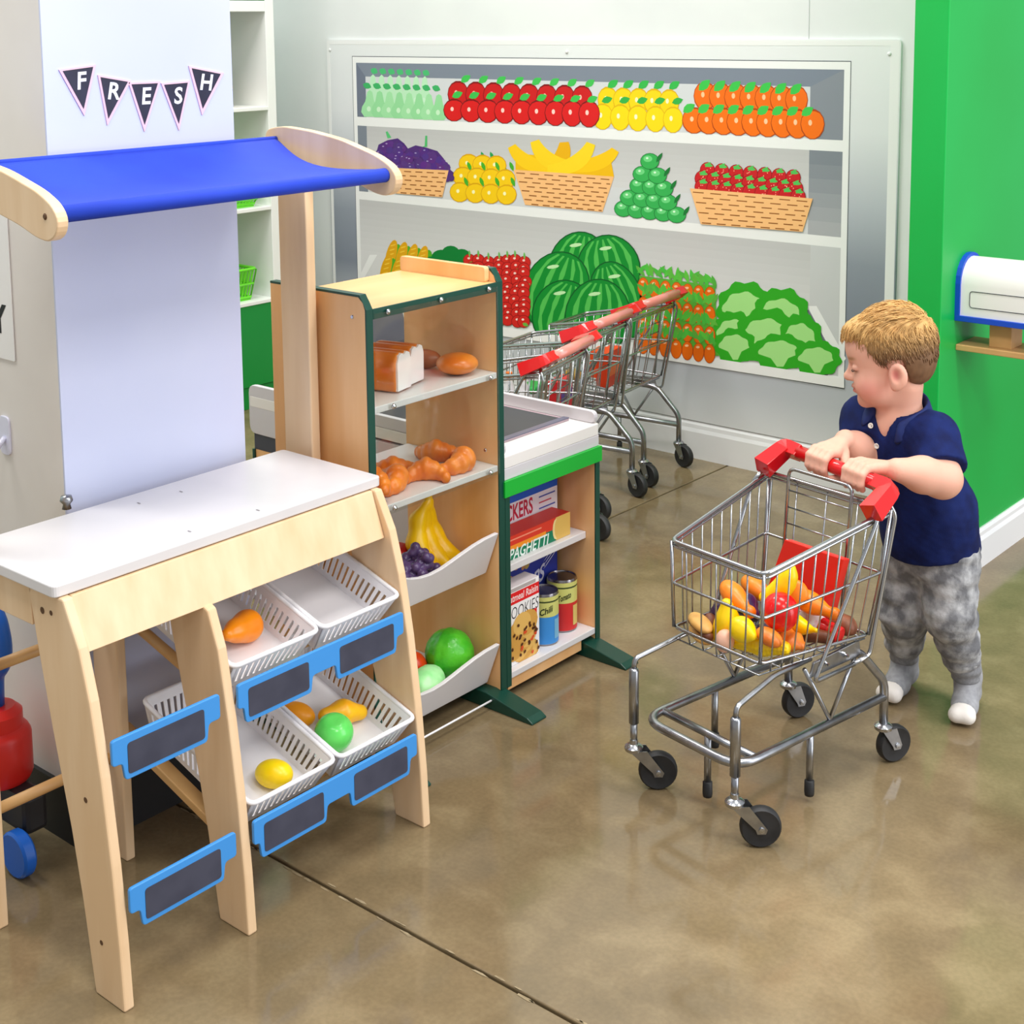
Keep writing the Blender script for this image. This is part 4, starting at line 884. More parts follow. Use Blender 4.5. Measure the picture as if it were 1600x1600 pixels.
cf = [
 ('hot_dog', 'tan hot dog bun with brown sausage at the cart front corner', (1080, 987, .10), (.1, .1, -.35), None),
 ('eggplant', 'glossy dark purple eggplant behind the hot dog bun', (1098, 957, .165), (.2, -.7, .2), (f_chain([(-.04, 0, 0), (0, 0, 0), (.035, 0, .005)], [.014, .024, .012]), (.07, .04, .04), EGGP)),
 ('eggplant', 'dark purple eggplant under the orange drumstick', (1162, 940, .235), (0, .1, -.5), (f_chain([(-.05, 0, 0), (0, 0, 0), (.05, 0, 0)], [.016, .025, .014]), (.08, .04, .04), EGGP)),
 ('toy_drumstick', 'orange drumstick lying across the purple eggplants', (1142, 938, .145), (-.1, .35, -.25), (drum, (.075, .04, .035), ORG)),
 ('toy_drumstick', 'small orange drumstick behind the red tomato', (1176, 915, .26), (0, .2, -.2), (drum, (.075, .04, .035), ORG)),
 ('toy_squash', 'curved bright yellow squash standing in the cart', (1133, 987, .102), (.15, -1.25, .1), (f_chain([(-.03, 0, .004), (0, 0, 0), (.03, 0, .012)], [.02, .019, .011], .02), (.06, .04, .045), YEL)),
 ('lemon', 'round bright yellow lemon beside the egg', (1173, 982, .105), (.3, .2, 0), (lambda P: smin(d_ell(P, (0, 0, 0), (.026, .023, .023)), d_sph(P, (.026, 0, 0), .006), .012), (.04, .03, .03), YEL)),
 ('tomato', 'large shiny red tomato on top of the play food', (1219, 952, .128), (0, 0, 0), (lambda P: d_ell(P, (0, 0, 0), (.031, .031, .033)), (.04, .04, .04), REDF)),
 ('toy_banana', 'yellow banana pointing up behind the red tomato', (1224, 914, .19), (0, -.9, .5), (f_arc(.07, .6, .017), (.07, .04, .05), YEL)),
 ('toy_orange_bun', 'orange round bun leaning on the red carton', (1246, 930, .235), (1.2, .3, .4), (f_ell((.026, .026, .012)), (.035, .035, .02), ORG)),
 ('toy_drumstick', 'orange drumstick in front of the red carton', (1268, 941, .235), (.1, .25, .15), (drum, (.075, .04, .035), ORG)),
 ('toy_banana', 'yellow banana with stem below the red tomato', (1252, 980, .150), (.3, .32, .05), (f_arc(.075, .55, .015, stem=.02), (.08, .04, .06), YEL)),
 ('toy_bread', 'oval orange bread roll under the tomato', (1222, 1000, .12), (0, .1, .1), (lambda P: d_ell(P, (0, 0, 0), (.04, .028, .019))+.002*np.sin(P[:, 0]*260), (.055, .04, .03), ORB)),
 ('toy_bread', 'small brown bread roll between egg and corn', (1192, 1006, .095), (0, .2, 0), (f_ell((.03, .02, .016)), (.04, .03, .025), ORB)),
 ('toy_egg', 'pale pink toy egg at the cart front', (1152, 1023, .095), (0, .15, 0), (lambda P: d_ell(P, (0, 0, -.004), (.0175, .0175, .022)), (.03, .03, .035), EGG)),
 ('toy_cob', 'bright yellow corn cob lying on the cart floor', (1186, 1034, .094), (0, -.1, .25), None),
 ('toy_cocoa', 'brown cookie piece under the yellow squash', (1118, 1003, .13), (.3, 1.0, 0), (f_ell((.03, .018, .014)), (.045, .03, .03), BRN)),
 ('toy_sausage', 'dark brown sausage on the cart floor by the bracket', (1256, 1010, .19), (0, -.1, .35), (f_chain([(-.04, 0, 0), (0, 0, .003), (.04, 0, 0)], [.014, .016, .014]), (.07, .03, .03), BRN)),
 ('toy_potato', 'brown toy potato at the rear of the cart', (1332, 976, .285), (0, .3, .4), (lambda P: d_ell(P, (0, 0, 0), (.026, .02, .019))+.0015*nz(P, 90), (.04, .03, .03), POT)),
 ('eggplant', 'dark purple eggplant under the brown sausage', (1228, 1012, .2), (0, 0, .3), (f_chain([(-.03, 0, 0), (0, 0, 0), (.03, 0, 0)], [.012, .018, .012]), (.06, .03, .03), EGGP)),
]
for nm, lab, (x, y, v), rot, spec in cf:
    ext = {'toy_cob': .030, 'toy_sausage': .026, 'toy_bread': .026, 'tomato': .035, 'toy_banana': .016, 'toy_drumstick': .036, 'toy_potato': .026, 'hot_dog': .03, 'toy_egg': .02}.get(nm, .026)
    loc = CPX(x, y, v)          # keep every piece inside the wire walls and above the wire floor
    for _ in range(40):
        u_ = float((loc-COr)@CE1)
        if u_ < .100+.095*(v-.07)-ext: break
        v += .004; loc = CPX(x, y, v)
    loc[2] = max(loc[2], .278+.0175); rot = (rot[0], rot[1], rot[2]+C_TH)
    if spec: food(nm, lab, 'play food', loc, rot, spec[0], np.array(spec[1]), .0028, spec[2], GC, sc={'tomato': 1.08, 'toy_cocoa': .8, 'eggplant': .86, 'toy_bread': .92, 'toy_drumstick': .95, 'toy_sausage': .85}.get(nm, 1.))
    elif nm == 'hot_dog':
        t = thing(nm, lab, 'play food', loc, 0, GC); t.rotation_euler = rot; t.scale = (.88,)*3
        for z, s in ((.013, 1), (-.014, -1)): sdf_obj('bun', lambda P, z=z: d_ell(P, (0, 0, z), (.042, .02, .012)), (-.05, -.03, -.035), (.05, .03, .035), .0028, TAN, t)
        sdf_obj('sausage', f_chain([(-.036, 0, 0), (.036, 0, 0)], [.011, .011]), (-.055, -.02, -.02), (.055, .02, .02), .0028, BRN, t)
    else:
        def cob(P):
            ang = np.arctan2(P[:, 2], P[:, 1]); return chain(P, [(-.046, 0, 0), (0, 0, 0), (.044, 0, 0)], [.0155, .0185, .012])+.0009*np.cos(ang*9)+.0006*np.cos(P[:, 0]*900)
        food(nm, lab, 'play food', loc, rot, cob, (.068, .028, .028), .0022, YEL, GC)
# ketchup
t = thing('ketchup_bottle', 'red toy ketchup bottle with white label lying in the cart', 'play food', CPX(1292, 978, .262), 0, GC); t.rotation_euler = (0, .18, .12+C_TH); KR = mat('ketchup_red', (206, 24, 28), .2)
MB().lathe([(0, -.045), (.015, -.045), (.017, -.04), (.017, .02), (.011, .03), (0, .03)], 20, ax=(1, 0, 0)).build('bottle', KR, t, True, angle=.8)
n = 40; MB().lathe([(0, .026), (.0165, .026), (.0165, .048), (.014, .05), (0, .05)], n, ax=(1, 0, 0)).build('cap', mat('cap_red', (226, 30, 28), .4), t)
MB().lathe([(.0174, -.034), (.0174, .008)], 24, ax=(1, 0, 0)).build('label', mat('bottle_label', (238, 234, 234), .4, c2=(226, 190, 196), scale=90, lo=.5, hi=.62), t, True)
c4 = [CPX(x, y, .315) for x, y in ((1226, 843), (1318, 874), (1294, 971), (1191, 940))]; nv = CE2*.02+np.array([0, 0, -.004])
rb = thing('red_carton', 'plain red carton standing at the rear of the cart', 'carton', sum(c4)/4, 0, GC); q4 = [p-sum(c4)/4 for p in c4]
MB().add(q4+[p+nv for p in q4], [(0, 1, 2, 3), (7, 6, 5, 4), (0, 4, 5, 1), (1, 5, 6, 2), (2, 6, 7, 3), (3, 7, 4, 0)]).build('carton', mat('carton_red', (236, 44, 34), .35), rb, bevel=.0015)
MB().add([q4[1]*.98+np.array([0, 0, .0]), q4[1]*.98+nv, q4[2]*.9+nv, q4[2]*.9], [(0, 1, 2, 3)]).build('flap', mat('carton_red_dark', (206, 28, 26), .4), rb)

# ------------------------------------------------------------------ bakery and produce in the display shelf
GB = 'toy bread on the bakery shelf'
p1, p2 = onz(622, 617, SH1), onz(668, 596, SH1); d = (p2-p1)[:2]; d /= np.linalg.norm(d); ax = np.array([-d[1], d[0]]); ax = ax if ax[0] < 0 else -ax
ya = math.atan2(ax[1], ax[0])
def loafs(P): return smin(d_box(P, (.042, 0, .027), (.042, .0255, .026), .008), np.minimum(d_cap(P, (.0, -.009, .050), (.084, -.009, .050), .0165), d_cap(P, (0, .009, .05), (.084, .009, .05), .0165)), .006)
for k, lab in ((0, 'white-faced toy bread loaf with orange crust, front one of two'), (1, 'white-faced toy bread loaf with orange crust beside the bun')):
    b0 = p1[:2]+d*(.029+.060*k)+ax*(.003+.006*k)
    t = thing('bread_loaf', lab, 'bread', (b0[0], b0[1], SH1), ya, GB); t.scale = (1.05, 1.1, 1.18)
    sdf_obj('crust', lambda P: smax(loafs(P), .002-P[:, 0], .002), (-.01, -.036, -.008), (.1, .036, .08), .003, CRUST, t)
    pr = [(-.0225, .004), (.0225, .004), (.0235, .05), (.018, .0625), (.009, .066), (0, .062), (-.009, .066), (-.018, .0625), (-.0235, .05)]
    MB().prism(pr, 0, -.001, .004).build('cut_face', CUT, t)
q = onz(713, 590, SH1); food('toy_bun', 'round glossy orange bun on the bakery shelf', 'bread', (q[0]-.02, q[1]+.025, SH1+.0215), (0, 0, 0), lambda P: d_ell(P, (0, 0, 0), (.043, .043, .0215)), (.05, .05, .03), .003, CRUST, GB)
food('toy_roll', 'brown toy roll behind the bread loaves', 'bread', (q[0]-.105, q[1]+.02, SH1+.02), (0, 0, .4), f_ell((.035, .022, .02)), (.045, .03, .03), .003, FM('dark_crust', (176, 92, 30), (150, 72, 22), .35), GB)
def croissant(P):
    d_ = None
    for i in range(7):
        a_ = lerp(-1.15, 1.15, i/6); c = (.042*math.sin(a_), .045*(1-math.cos(a_)), 0); r_ = .0225*(1-.5*abs(i-3)/3); e = d_ell(P, (c[0], c[1], r_*.85), (r_*.62+.003, r_, r_)); d_ = e if d_ is None else smin(d_, e, .004)
    return np.maximum(d_, -P[:, 2])
me0 = None
for k, (x, y, rz, s, dz) in enumerate(((690, 716, .6, 1.2, 0), (752, 738, 2.0, 1.3, 0), (716, 752, 3.9, 1.15, .004), (668, 772, 2.6, 1.25, 0), (612, 744, .9, 1.2, 0), (624, 790, 3.4, 1.15, 0))):
    q = onz(x, y, SH2+.012)
    lab = ['orange toy croissant at the back of the lower bakery shelf', 'long orange toy croissant beside the maple side panel', 'orange toy croissant at the middle of the pile', 'orange toy croissant touching the shelf front edge', 'orange toy croissant against the green-edged side panel', 'orange toy croissant above the white counter corner'][k]
    if me0 is None: o = food('croissant', lab, 'bread', (0, 0, 0), (0, 0, 0), croissant, (.07, .065, .05), .0028, FM('croissant', (246, 142, 48), (230, 112, 26), .3, 30), 'toy croissants on the bakery shelf'); me0 = o
    else: o = me0.copy(); COL.objects.link(o); o['label'] = lab
    o.location = (max(-2.1, min(-1.935, q[0])), max(1.87, min(2.13, q[1])), SH2+dz); o.rotation_euler = (0, 0, rz); o.scale = (s*.88, s*.88, s*.95)
BF = .294
def bunch(P):
    d_ = None
    for k, (y0, lean) in enumerate(((-.03, .25), (0, 0), (.028, -.2))):
        pts = [(.0, y0*.3, .125), (-.012, y0*.6, .095), (-.008, y0, .055), (.018, y0*1.15, .02), (.05, y0*1.1+.02*(k-1), .008)]; e = chain(P, pts, [.006, .0135, .0175, .0165, .006], .012); d_ = e if d_ is None else np.minimum(d_, e)
    return smin(d_, d_cap(P, (0, 0, .12), (.002, 0, .150), .009, .006), .008)
food('banana_bunch', 'bunch of yellow toy bananas in the upper bin', 'play food', (-2.015, 2.098, BF+.004), (0, 0, .2), bunch, (.09, .07, .18), .0032, FM('banana_yellow', (252, 206, 0), (244, 190, 0), .35, 14), 'toy fruit in the upper bin', sc=1.12)
gq = [(RNG.normal(0, .014), RNG.normal(0, .020), RNG.normal(0, .012)) for _ in range(90)]
food('grape_bunch', 'bunch of dark purple toy grapes in the upper bin', 'play food', onx(650, 877, -1.968), (0, 0, 0), lambda P: np.minimum.reduce([d_sph(P, c, .0105) for c in gq]), (.08, .08, .08), .0032, GRAPE, 'toy fruit in the upper bin')
for x, y, lab in ((643, 852, 'red toy apple behind the purple grapes'), (616, 864, 'red toy apple against the bin side panel')):
    food('toy_apple', lab, 'play food', onx(x, y, -2.025), (.2, 0, 0), lambda P: d_ell(P, (0, 0, 0), (.034, .034, .03))+.006*np.exp(-((P[:, 0]**2+P[:, 1]**2)/.00018)), (.045, .045, .04), .0035, FM('play_apple', (196, 24, 34), (176, 16, 28), .28), 'toy fruit in the upper bin')
BF2 = BF-.241
food('cabbage', 'round glossy green toy cabbage in the lower bin', 'play food', onx(703, 1020, -1.982), (0, 0, 0), lambda P: d_ell(P, (0, 0, 0), (.052, .052, .052))+.0016*nz(P, 130, 3), (.07, .07, .07), .0035, CABG, 'toy vegetables in the lower bin')
food('lettuce', 'pale green toy lettuce in front of the cabbage', 'play food', onx(672, 1054, -1.962), (0, .3, .4), lambda P: d_ell(P, (0, 0, 0), (.034, .05, .03))+.0016*nz(P, 160, 4), (.06, .07, .05), .0035, LETG, 'toy vegetables in the lower bin')
food('tomato', 'orange red toy tomato beside the pale lettuce', 'play food', onx(651, 1030, -2.01), (0, 0, 0), f_ell((.03, .03, .034)), (.04, .04, .045), .0035, FM('tomato_orange', (236, 70, 24), None, .25), 'toy vegetables in the lower bin')
food('toy_beet', 'dark maroon toy beet against the lower bin side', 'play food', (-2.0, 1.856, BF2+.04), (0, .2, 0), f_chain([(0, 0, -.02), (0, 0, .05)], [.022, .008]), (.04, .04, .07), .0035, MARN, 'toy vegetables in the lower bin')
# produce in the storage baskets
food('toy_carrot', 'bright orange toy pepper in the upper stand basket', 'play food', (-1.832, 1.452, .4245), (.1, .3, 1.9), f_chain([(-.04, 0, -.004), (-.014, 0, 0), (.018, 0, .004), (.034, 0, .0)], [.011, .017, .024, .017], .016), (.07, .05, .04), .003, FM('pepper_orange', (255, 150, 10), (250, 138, 0), .3))
food('toy_lemon', 'round yellow toy lemon in the lower stand basket', 'play food', (-1.765, 1.456, .191), (0, 0, .4), f_ell((.033, .025, .023)), (.045, .04, .035), .003, YEL)
food('green_apple', 'bright green toy apple in the lower stand basket', 'play food', (-1.775, 1.60, .2025), (.2, .3, 0), lambda P: d_ell(P, (0, 0, 0), (.034, .034, .033))+.005*np.exp(-((P[:, 0]**2+P[:, 1]**2)/.00016)), (.045, .045, .045), .003, GRN)
food('toy_mango', 'yellow orange toy mango behind the green apple', 'play food', (-1.812, 1.655, .2037), (0, .2, 1.3), f_chain([(-.035, 0, 0), (.0, 0, .003), (.035, 0, 0)], [.013, .021, .014]), (.065, .04, .04), .003, FM('mango', (255, 176, 20), (255, 196, 10), .35, 40))
food('toy_mango', 'orange toy mango beside the basket wall', 'play food', (-1.854, 1.588, .216), (0, .2, .4), f_ell((.032, .022, .02)), (.045, .035, .03), .003, FM('mango_orange', (255, 160, 20), None, .35))
# things lying in the parked carts
def in_cart(i, u, v, z): c, th = BGC[i]; e1 = np.array([math.cos(th), math.sin(th), 0]); e2 = np.array([-math.sin(th), math.cos(th), 0]); return np.array(c.location)+e1*u+e2*v+np.array([0, 0, z]), th
for i, (u, v), (w, d_, h_), c, c2, lab in ((0, (.03, .22), (.03, .018, .075), (244, 150, 20), (255, 220, 120), 'orange and yellow carton in the cart behind the checkout'), (0, (-.05, .25), (.045, .02, .06), (196, 30, 40), (250, 250, 250), 'dark red carton in the cart behind the checkout'), (1, (.03, .25), (.05, .02, .06), (206, 34, 40), (90, 60, 140), 'red carton in the middle parked cart'), (2, (.03, .24), (.06, .02, .07), (236, 66, 24), (255, 120, 50), 'orange red carton in the cart by the mural'), (2, (-.05, .16), (.04, .02, .055), (232, 80, 30), (255, 200, 160), 'small orange carton in the cart by the mural')):
    p, th = in_cart(i, u, v, .2782); t = thing('toy_carton', lab, 'carton', p, th+.15, 'cartons in the parked carts')
    MB().box((-w, -d_, 0), (w, d_, h_*1.6)).build('carton', mat('pc%s' % lab, c, .4), t, bevel=.001); MB().box((-w*.9, -d_-.0006, h_*.5), (w*.9, -d_, h_)).box((-w*.9, d_, h_*.5), (w*.9, d_+.0006, h_)).build('printed_band', mat('pb%s' % lab, c2, .4), t)
p, th = in_cart(1, -.03, .12, .2782); t = thing('egg_carton', 'green and clear toy egg carton in the middle parked cart', 'carton', p, th); MB().prism([(-.05, 0), (.05, 0), (.045, .03), (-.045, .03)], 1, -.03, .03).build('tray', mat('egg_tray', (190, 196, 196), .3), t, bevel=.004); MB().prism([(-.048, .031), (.048, .031), (.04, .05), (-.04, .05)], 1, -.032, .032).build('lid', mat('egg_lid', (40, 160, 70), .35), t, bevel=.006)
for k, (u, v) in enumerate(((.075, .10), (.075, .15))):
    p, th = in_cart(1, u, v, .2782); t = thing('toy_bottle', ['small white toy bottle with orange cap close to the middle cart front','small white toy bottle with orange cap behind its twin in the middle cart'][k], 'bottle', p, 0, 'toy bottles in the parked cart')
    MB().lathe([(0, 0), (.017, 0), (.018, .005), (.018, .06), (.008, .085), (.008, .09), (0, .09)], 16).build('bottle', WHITE_PL, t, True); MB().lathe([(0, .09), (.01, .09), (.01, .106), (0, .106)], 14).build('cap', mat('cap_orange', (240, 120, 30), .4), t, True, angle=.6); MB().lathe([(.0184, .012), (.0184, .035)], 16).build('label', mat('lab_red', (220, 50, 40), .4), t, True)
p, th = in_cart(2, .05, .12, .297); food('toy_lemon', 'yellow toy lemon in the cart by the mural', 'play food', p, (0, 0, 0), f_ell((.03, .022, .02)), (.04, .03, .03), .003, FM('mustard', (206, 160, 30), None, .4))
# resting places of the piled play food: pieces touch, none passes through another or through the wires
REST = {
    'eggplant': (-1.3875, 2.2378, 0.3127), 'eggplant.001': (-1.3747, 2.2999, 0.3119), 'eggplant.002': (-1.2877, 2.2595, 0.295), 'hot_dog': (-1.396, 2.1751, 0.301),
    'ketchup_bottle': (-1.2351, 2.3241, 0.3028), 'lemon': (-1.298, 2.1598, 0.331), 'red_carton': (-1.2934, 2.3759, 0.3568), 'tomato': (-1.2508, 2.2131, 0.3593),
    'toy_banana': (-1.2715, 2.2552, 0.3862), 'toy_banana.001': (-1.2602, 2.2714, 0.3204), 'toy_bread': (-1.2463, 2.2303, 0.3025), 'toy_bread.001': (-1.25, 2.1729, 0.3252),
    'toy_cob': (-1.2736, 2.1889, 0.2988), 'toy_cocoa': (-1.3888, 2.2051, 0.2986), 'toy_drumstick': (-1.3499, 2.2219, 0.3577), 'toy_drumstick.001': (-1.3795, 2.3494, 0.3254),
    'toy_drumstick.002': (-1.2395, 2.3114, 0.3453), 'toy_egg': (-1.3331, 2.1588, 0.3034), 'toy_orange_bun': (-1.262, 2.2839, 0.3686), 'toy_potato': (-1.1973, 2.3566, 0.3009),
    'toy_sausage': (-1.2356, 2.2892, 0.2928), 'toy_squash': (-1.3462, 2.1891, 0.3243), 'croissant': (-2.0067, 2.1132, 0.5188), 'croissant.001': (-1.9205, 2.1037, 0.5188),
    'croissant.002': (-1.942, 2.0155, 0.5192), 'croissant.003': (-1.9472, 1.9373, 0.5188), 'croissant.004': (-1.9946, 1.9748, 0.5188), 'croissant.005': (-1.9404, 1.8707, 0.5356),
    'banana_bunch': (-2.0174, 2.0974, 0.2922), 'grape_bunch': (-1.9669, 2.0037, 0.3313), 'toy_apple': (-2.0583, 2.045, 0.32), 'toy_apple.001': (-2.0471, 1.9796, 0.3221),
    'cabbage': (-1.9829, 2.1181, 0.1046), 'lettuce': (-1.9558, 2.0237, 0.0835), 'tomato.001': (-2.0209, 2.0475, 0.087), 'toy_beet': (-2.0, 1.856, 0.0932)}
for n_, p_ in REST.items(): bpy.data.objects[n_].location = p_
# ================================================================== the child
PN = np.array([-.40, .917, 0]); PR = np.array([-1.19, 2.72, 0]); PP0 = np.array([-1.19, 2.73, 0])
def BP(x, y, d=0): return onplane(x, y, PP0+PN*d, PN)-PR
def W(p): return np.array(p, float)-PR
EL, EFW = CE1, -CE2                                     # his left, his front
child = thing('person', 'small child in navy polo shirt, grey jeans and grey socks pushing the cart', 'person', PR)
def skin_mat():
    m = bpy.data.materials.new('skin'); m.use_nodes = True; nt = m.node_tree; b = nt.nodes['Principled BSDF']
    a_ = nt.nodes.new('ShaderNodeAttribute'); a_.attribute_name = 'Col'; nt.links.new(a_.outputs['Color'], b.inputs['Base Color'])
    b.inputs['Roughness'].default_value = .5; b.inputs['Subsurface Weight'].default_value = .12; b.inputs['Subsurface Radius'].default_value = (1, .35, .2); b.inputs['Subsurface Scale'].default_value = .006; b.inputs['Specular IOR Level'].default_value = .3
    return m
SKIN = skin_mat()
# joints
hipC = BP(1454, 850, -.02); belly = BP(1450, 800, -.035); chest = BP(1420, 718, -.055); upper = BP(1404, 664, -.065)
shL = upper+EL*.082+np.array([0, 0, -.006]); shR = upper-EL*.084+np.array([0, 0, -.006])
hipL = hipC+EL*.042+np.array([0, 0, -.012]); hipR = hipC-EL*.042+np.array([0, 0, -.012])
kneeR = BP(1413, 955, .0); kneeL = BP(1484, 958, -.06)
toeR, heelR = W(onz(1389, 1084, .022)), W(onz(1415, 1052, .024)); toeL, heelL = W(onz(1503, 1118, .022)), W(onz(1512, 1084, .024))
ankR = heelR+np.array([0, 0, .042])+(toeR-heelR)*.12; ankL = heelL+np.array([0, 0, .042])+(toeL-heelL)*.12
def HB(u, dv, dz): return W(CL(*HL(u, dv, dz)))
wrL = HB(.112, .048, .020); wrR = HB(-.036, .070, .030)
elL = BP(1472, 748, -.175); elR = BP(1350, 712, -.075)
# head frame
hf = -np.array([.917, .40, 0]); hl = np.array([.40, -.917, 0]); up = np.array([0, 0, 1.])
tl = math.radians(9); hfw = hf*math.cos(tl)-up*math.sin(tl); hup = up*math.cos(tl)+hf*math.sin(tl)
HO = BP(1392, 565, -.085); HS = .875
HM = np.stack([hfw, hl, hup])
def toH(P): return ((P-HO.astype(np.float32))@HM.T.astype(np.float32))/HS
def fromH(*p): return HO+HS*(np.array(p)@HM)
def head_sdf(P):
    Q = toH(P)
    d = d_ell(Q, (-.012, 0, .045), (.092, .073, .082))
    d = smin(d, d_ell(Q, (.028, 0, -.018), (.060, .057, .074)), .03)
    d = smin(d, d_sph(Q, (.046, 0, .045), .047), .03)
    for s in (1, -1): d = smin(d, d_ell(Q, (.047, s*.034, -.045), (.034, .028, .032)), .022)
    d = smin(d, d_ell(Q, (.03, 0, -.068), (.044, .046, .032)), .02)
    d = smin(d, d_sph(Q, (.068, 0, -.083), .017), .016)
    for s in (1, -1): d = smax(d, -d_ell(Q, (.092, s*.029, .000), (.013, .016, .010)), .012)
    for s in (1, -1): d = smin(d, d_ell(Q, (.0755, s*.030, .0005), (.0095, .014, .009)), .003)
    d = smin(d, d_cap(Q, (.082, 0, .004), (.098, 0, -.021), .0068, .0085), .012)
    d = smin(d, d_sph(Q, (.0985, 0, -.0245), .0095), .006)
    for s in (1, -1): d = smin(d, d_sph(Q, (.091, s*.0095, -.027), .0068), .006)
    d = smin(d, d_ell(Q, (.0865, 0, -.0465), (.008, .0165, .0055)), .006)
    d = smin(d, d_ell(Q, (.0845, 0, -.0575), (.008, .0145, .006)), .006)
    d = smax(d, -d_ell(Q, (.096, 0, -.052), (.008, .02, .0016)), .003)
    for s in (1, -1):
        e = d_ell(Q, (-.016, s*.074, -.018), (.021, .009, .030)); e = smin(e, d_ell(Q, (-.007, s*.071, -.040), (.011, .008, .013)), .008)
        e = smax(e, -d_ell(Q, (-.012, s*.0835, -.014), (.0115, .0075, .0175)), .004); d = smin(d, e, .006)
    return d*HS
fing = []
for uc, w, sgn in ((-.035, (-.036, .070, .030), 1), (.060, (.112, .048, .020), -1)):
    for i in range(4):
        u = uc+(i-1.5)*.0136; ln = [0, 10, 14, 4][i] if sgn < 0 else [4, 14, 10, 0][i]; pts = []
        for phi in (48, 95, 145, 195, 222+ln): a_ = math.radians(phi); rr = .0225 if phi > 60 else .0275; pts.append(HB(u+(w[0]-u)*(.10 if phi < 60 else 0), rr*math.cos(a_), rr*math.sin(a_)))
        fing.append((pts, [.0088, .0080, .0076, .0070, .0062], HB(*w)))
thumbs = [([HB(-.020, .045, .016), HB(.002, .026, -.004), HB(.006, .008, -.0215), HB(-.004, -.008, -.0225)], [.012, .0095, .0082, .007]),
          ([HB(.085, .042, .006), HB(.050, .030, -.008), HB(.034, .012, -.0215), HB(.034, -.008, -.0225)], [.012, .0098, .0084, .007])]
neckb = upper+np.array([0, 0, .004])
def body_sdf(P):
    d = head_sdf(P)
    d = smin(d, d_cap(P, fromH(-.022, 0, -.055), neckb, .037, .040), .018)
    t = chain(P, [hipC, belly, chest, upper], [.066, .07, .066, .05], .03)
    t = smin(t, d_cap(P, shL, shR, .034), .03); d = smin(d, t, .02)
    for h_, k_, a_, to, he in ((hipL, kneeL, ankL, toeL, heelL), (hipR, kneeR, ankR, toeR, heelR)):
        g = chain(P, [h_, k_, a_], [.05, .036, .024], .02); g = smin(g, chain(P, [he, (he+to)/2, to], [.018, .017, .014], .01), .015); d = smin(d, g, .02)
    for s_, e_, w_ in ((shL, elL, wrL), (shR, elR, wrR)):
        m_ = (e_*.55+w_*.45); g = chain(P, [s_, e_, m_, w_], [.034, .0365, .0335, .0215], .014); d = smin(d, g, .014)
    for (pts, rs, w_) in fing:
        g = chain(P, pts, rs, .003); g = smin(g, d_cap(P, w_, pts[0], .0145, .0098), .008); d = smin(d, g, .0035)
    for pts, rs in thumbs: d = smin(d, chain(P, pts, rs, .004), .005)
    return d
def lin3(c): return np.array(lin(c)[:3])
def skin_col(V):
    Q = toH(V); C = np.tile(lin3((232, 176, 154)), (len(V), 1))
    def mix(c, w): nonlocal C; w = np.clip(w, 0, 1)[:, None]; C = C*(1-w)+lin3(c)*w
    mix((222, 136, 126), .8*np.exp(-(((Q[:, 0]-.05)/.03)**2+((np.abs(Q[:, 1])-.045)/.03)**2+((Q[:, 2]+.045)/.024)**2)))
    mix((204, 112, 104), np.exp(-(((Q[:, 2]+.052)/.0085)**4+(Q[:, 1]/.017)**4))*(Q[:, 0] > .078))
    mix((196, 104, 100), .9*np.exp(-(((Q[:, 0]+.012)/.012)**2+((Q[:, 2]+.014)/.018)**2+((np.abs(Q[:, 1])-.075)/.006)**2)))
    mix((214, 158, 138), .8*np.exp(-(((Q[:, 2]-.001)/.009)**2+((np.abs(Q[:, 1])-.03)/.014)**2))*(Q[:, 0] > .06))
    mix((176, 128, 88), 1.0*np.exp(-(((Q[:, 2]-.0225-.1*(np.abs(Q[:, 1])-.03))/.0042)**2+((np.abs(Q[:, 1])-.031)/.014)**4))*(Q[:, 0] > .05))
    mix((92, 58, 44), 1.*np.exp(-(((Q[:, 2]+.0042+9*(np.abs(Q[:, 1])-.029)**2)/.0022)**2+((np.abs(Q[:, 1])-.031)/.0125)**6))*(Q[:, 0] > .06))
    kn = np.minimum.reduce([np.linalg.norm(V-p[-1], axis=1) for p, _, _ in fing]); mix((232, 150, 140), .5*np.exp(-(kn/.012)**2))
    return C
allp = np.array([hipC, belly, chest, upper, shL, shR, kneeL, kneeR, toeL, toeR, heelL, heelR, elL, elR, wrL, wrR, fromH(.11, 0, 0), fromH(-.1, 0, 0), fromH(0, .09, 0), fromH(0, -.09, 0), fromH(0, 0, .13)]+[p for f in fing for p in f[0]])
LO, HI = allp.min(0)-.06, allp.max(0)+.06; LO[2] = -.005
body = sdf_obj('body', body_sdf, LO, HI, .0030, SKIN, child, None, skin_col)
for s in (1, -1):
    e = fromH(.0755, s*.030, .0005)
    MB().tube([fromH(.0845, s*.018, -.0045), fromH(.0862, s*.026, -.0062), fromH(.0842, s*.036, -.0062), fromH(.079, s*.043, -.0045)], [.0006, .0013, .0013, .0007], 5).build('eyelash', mat('lash', (74, 48, 36), .6), body, True)

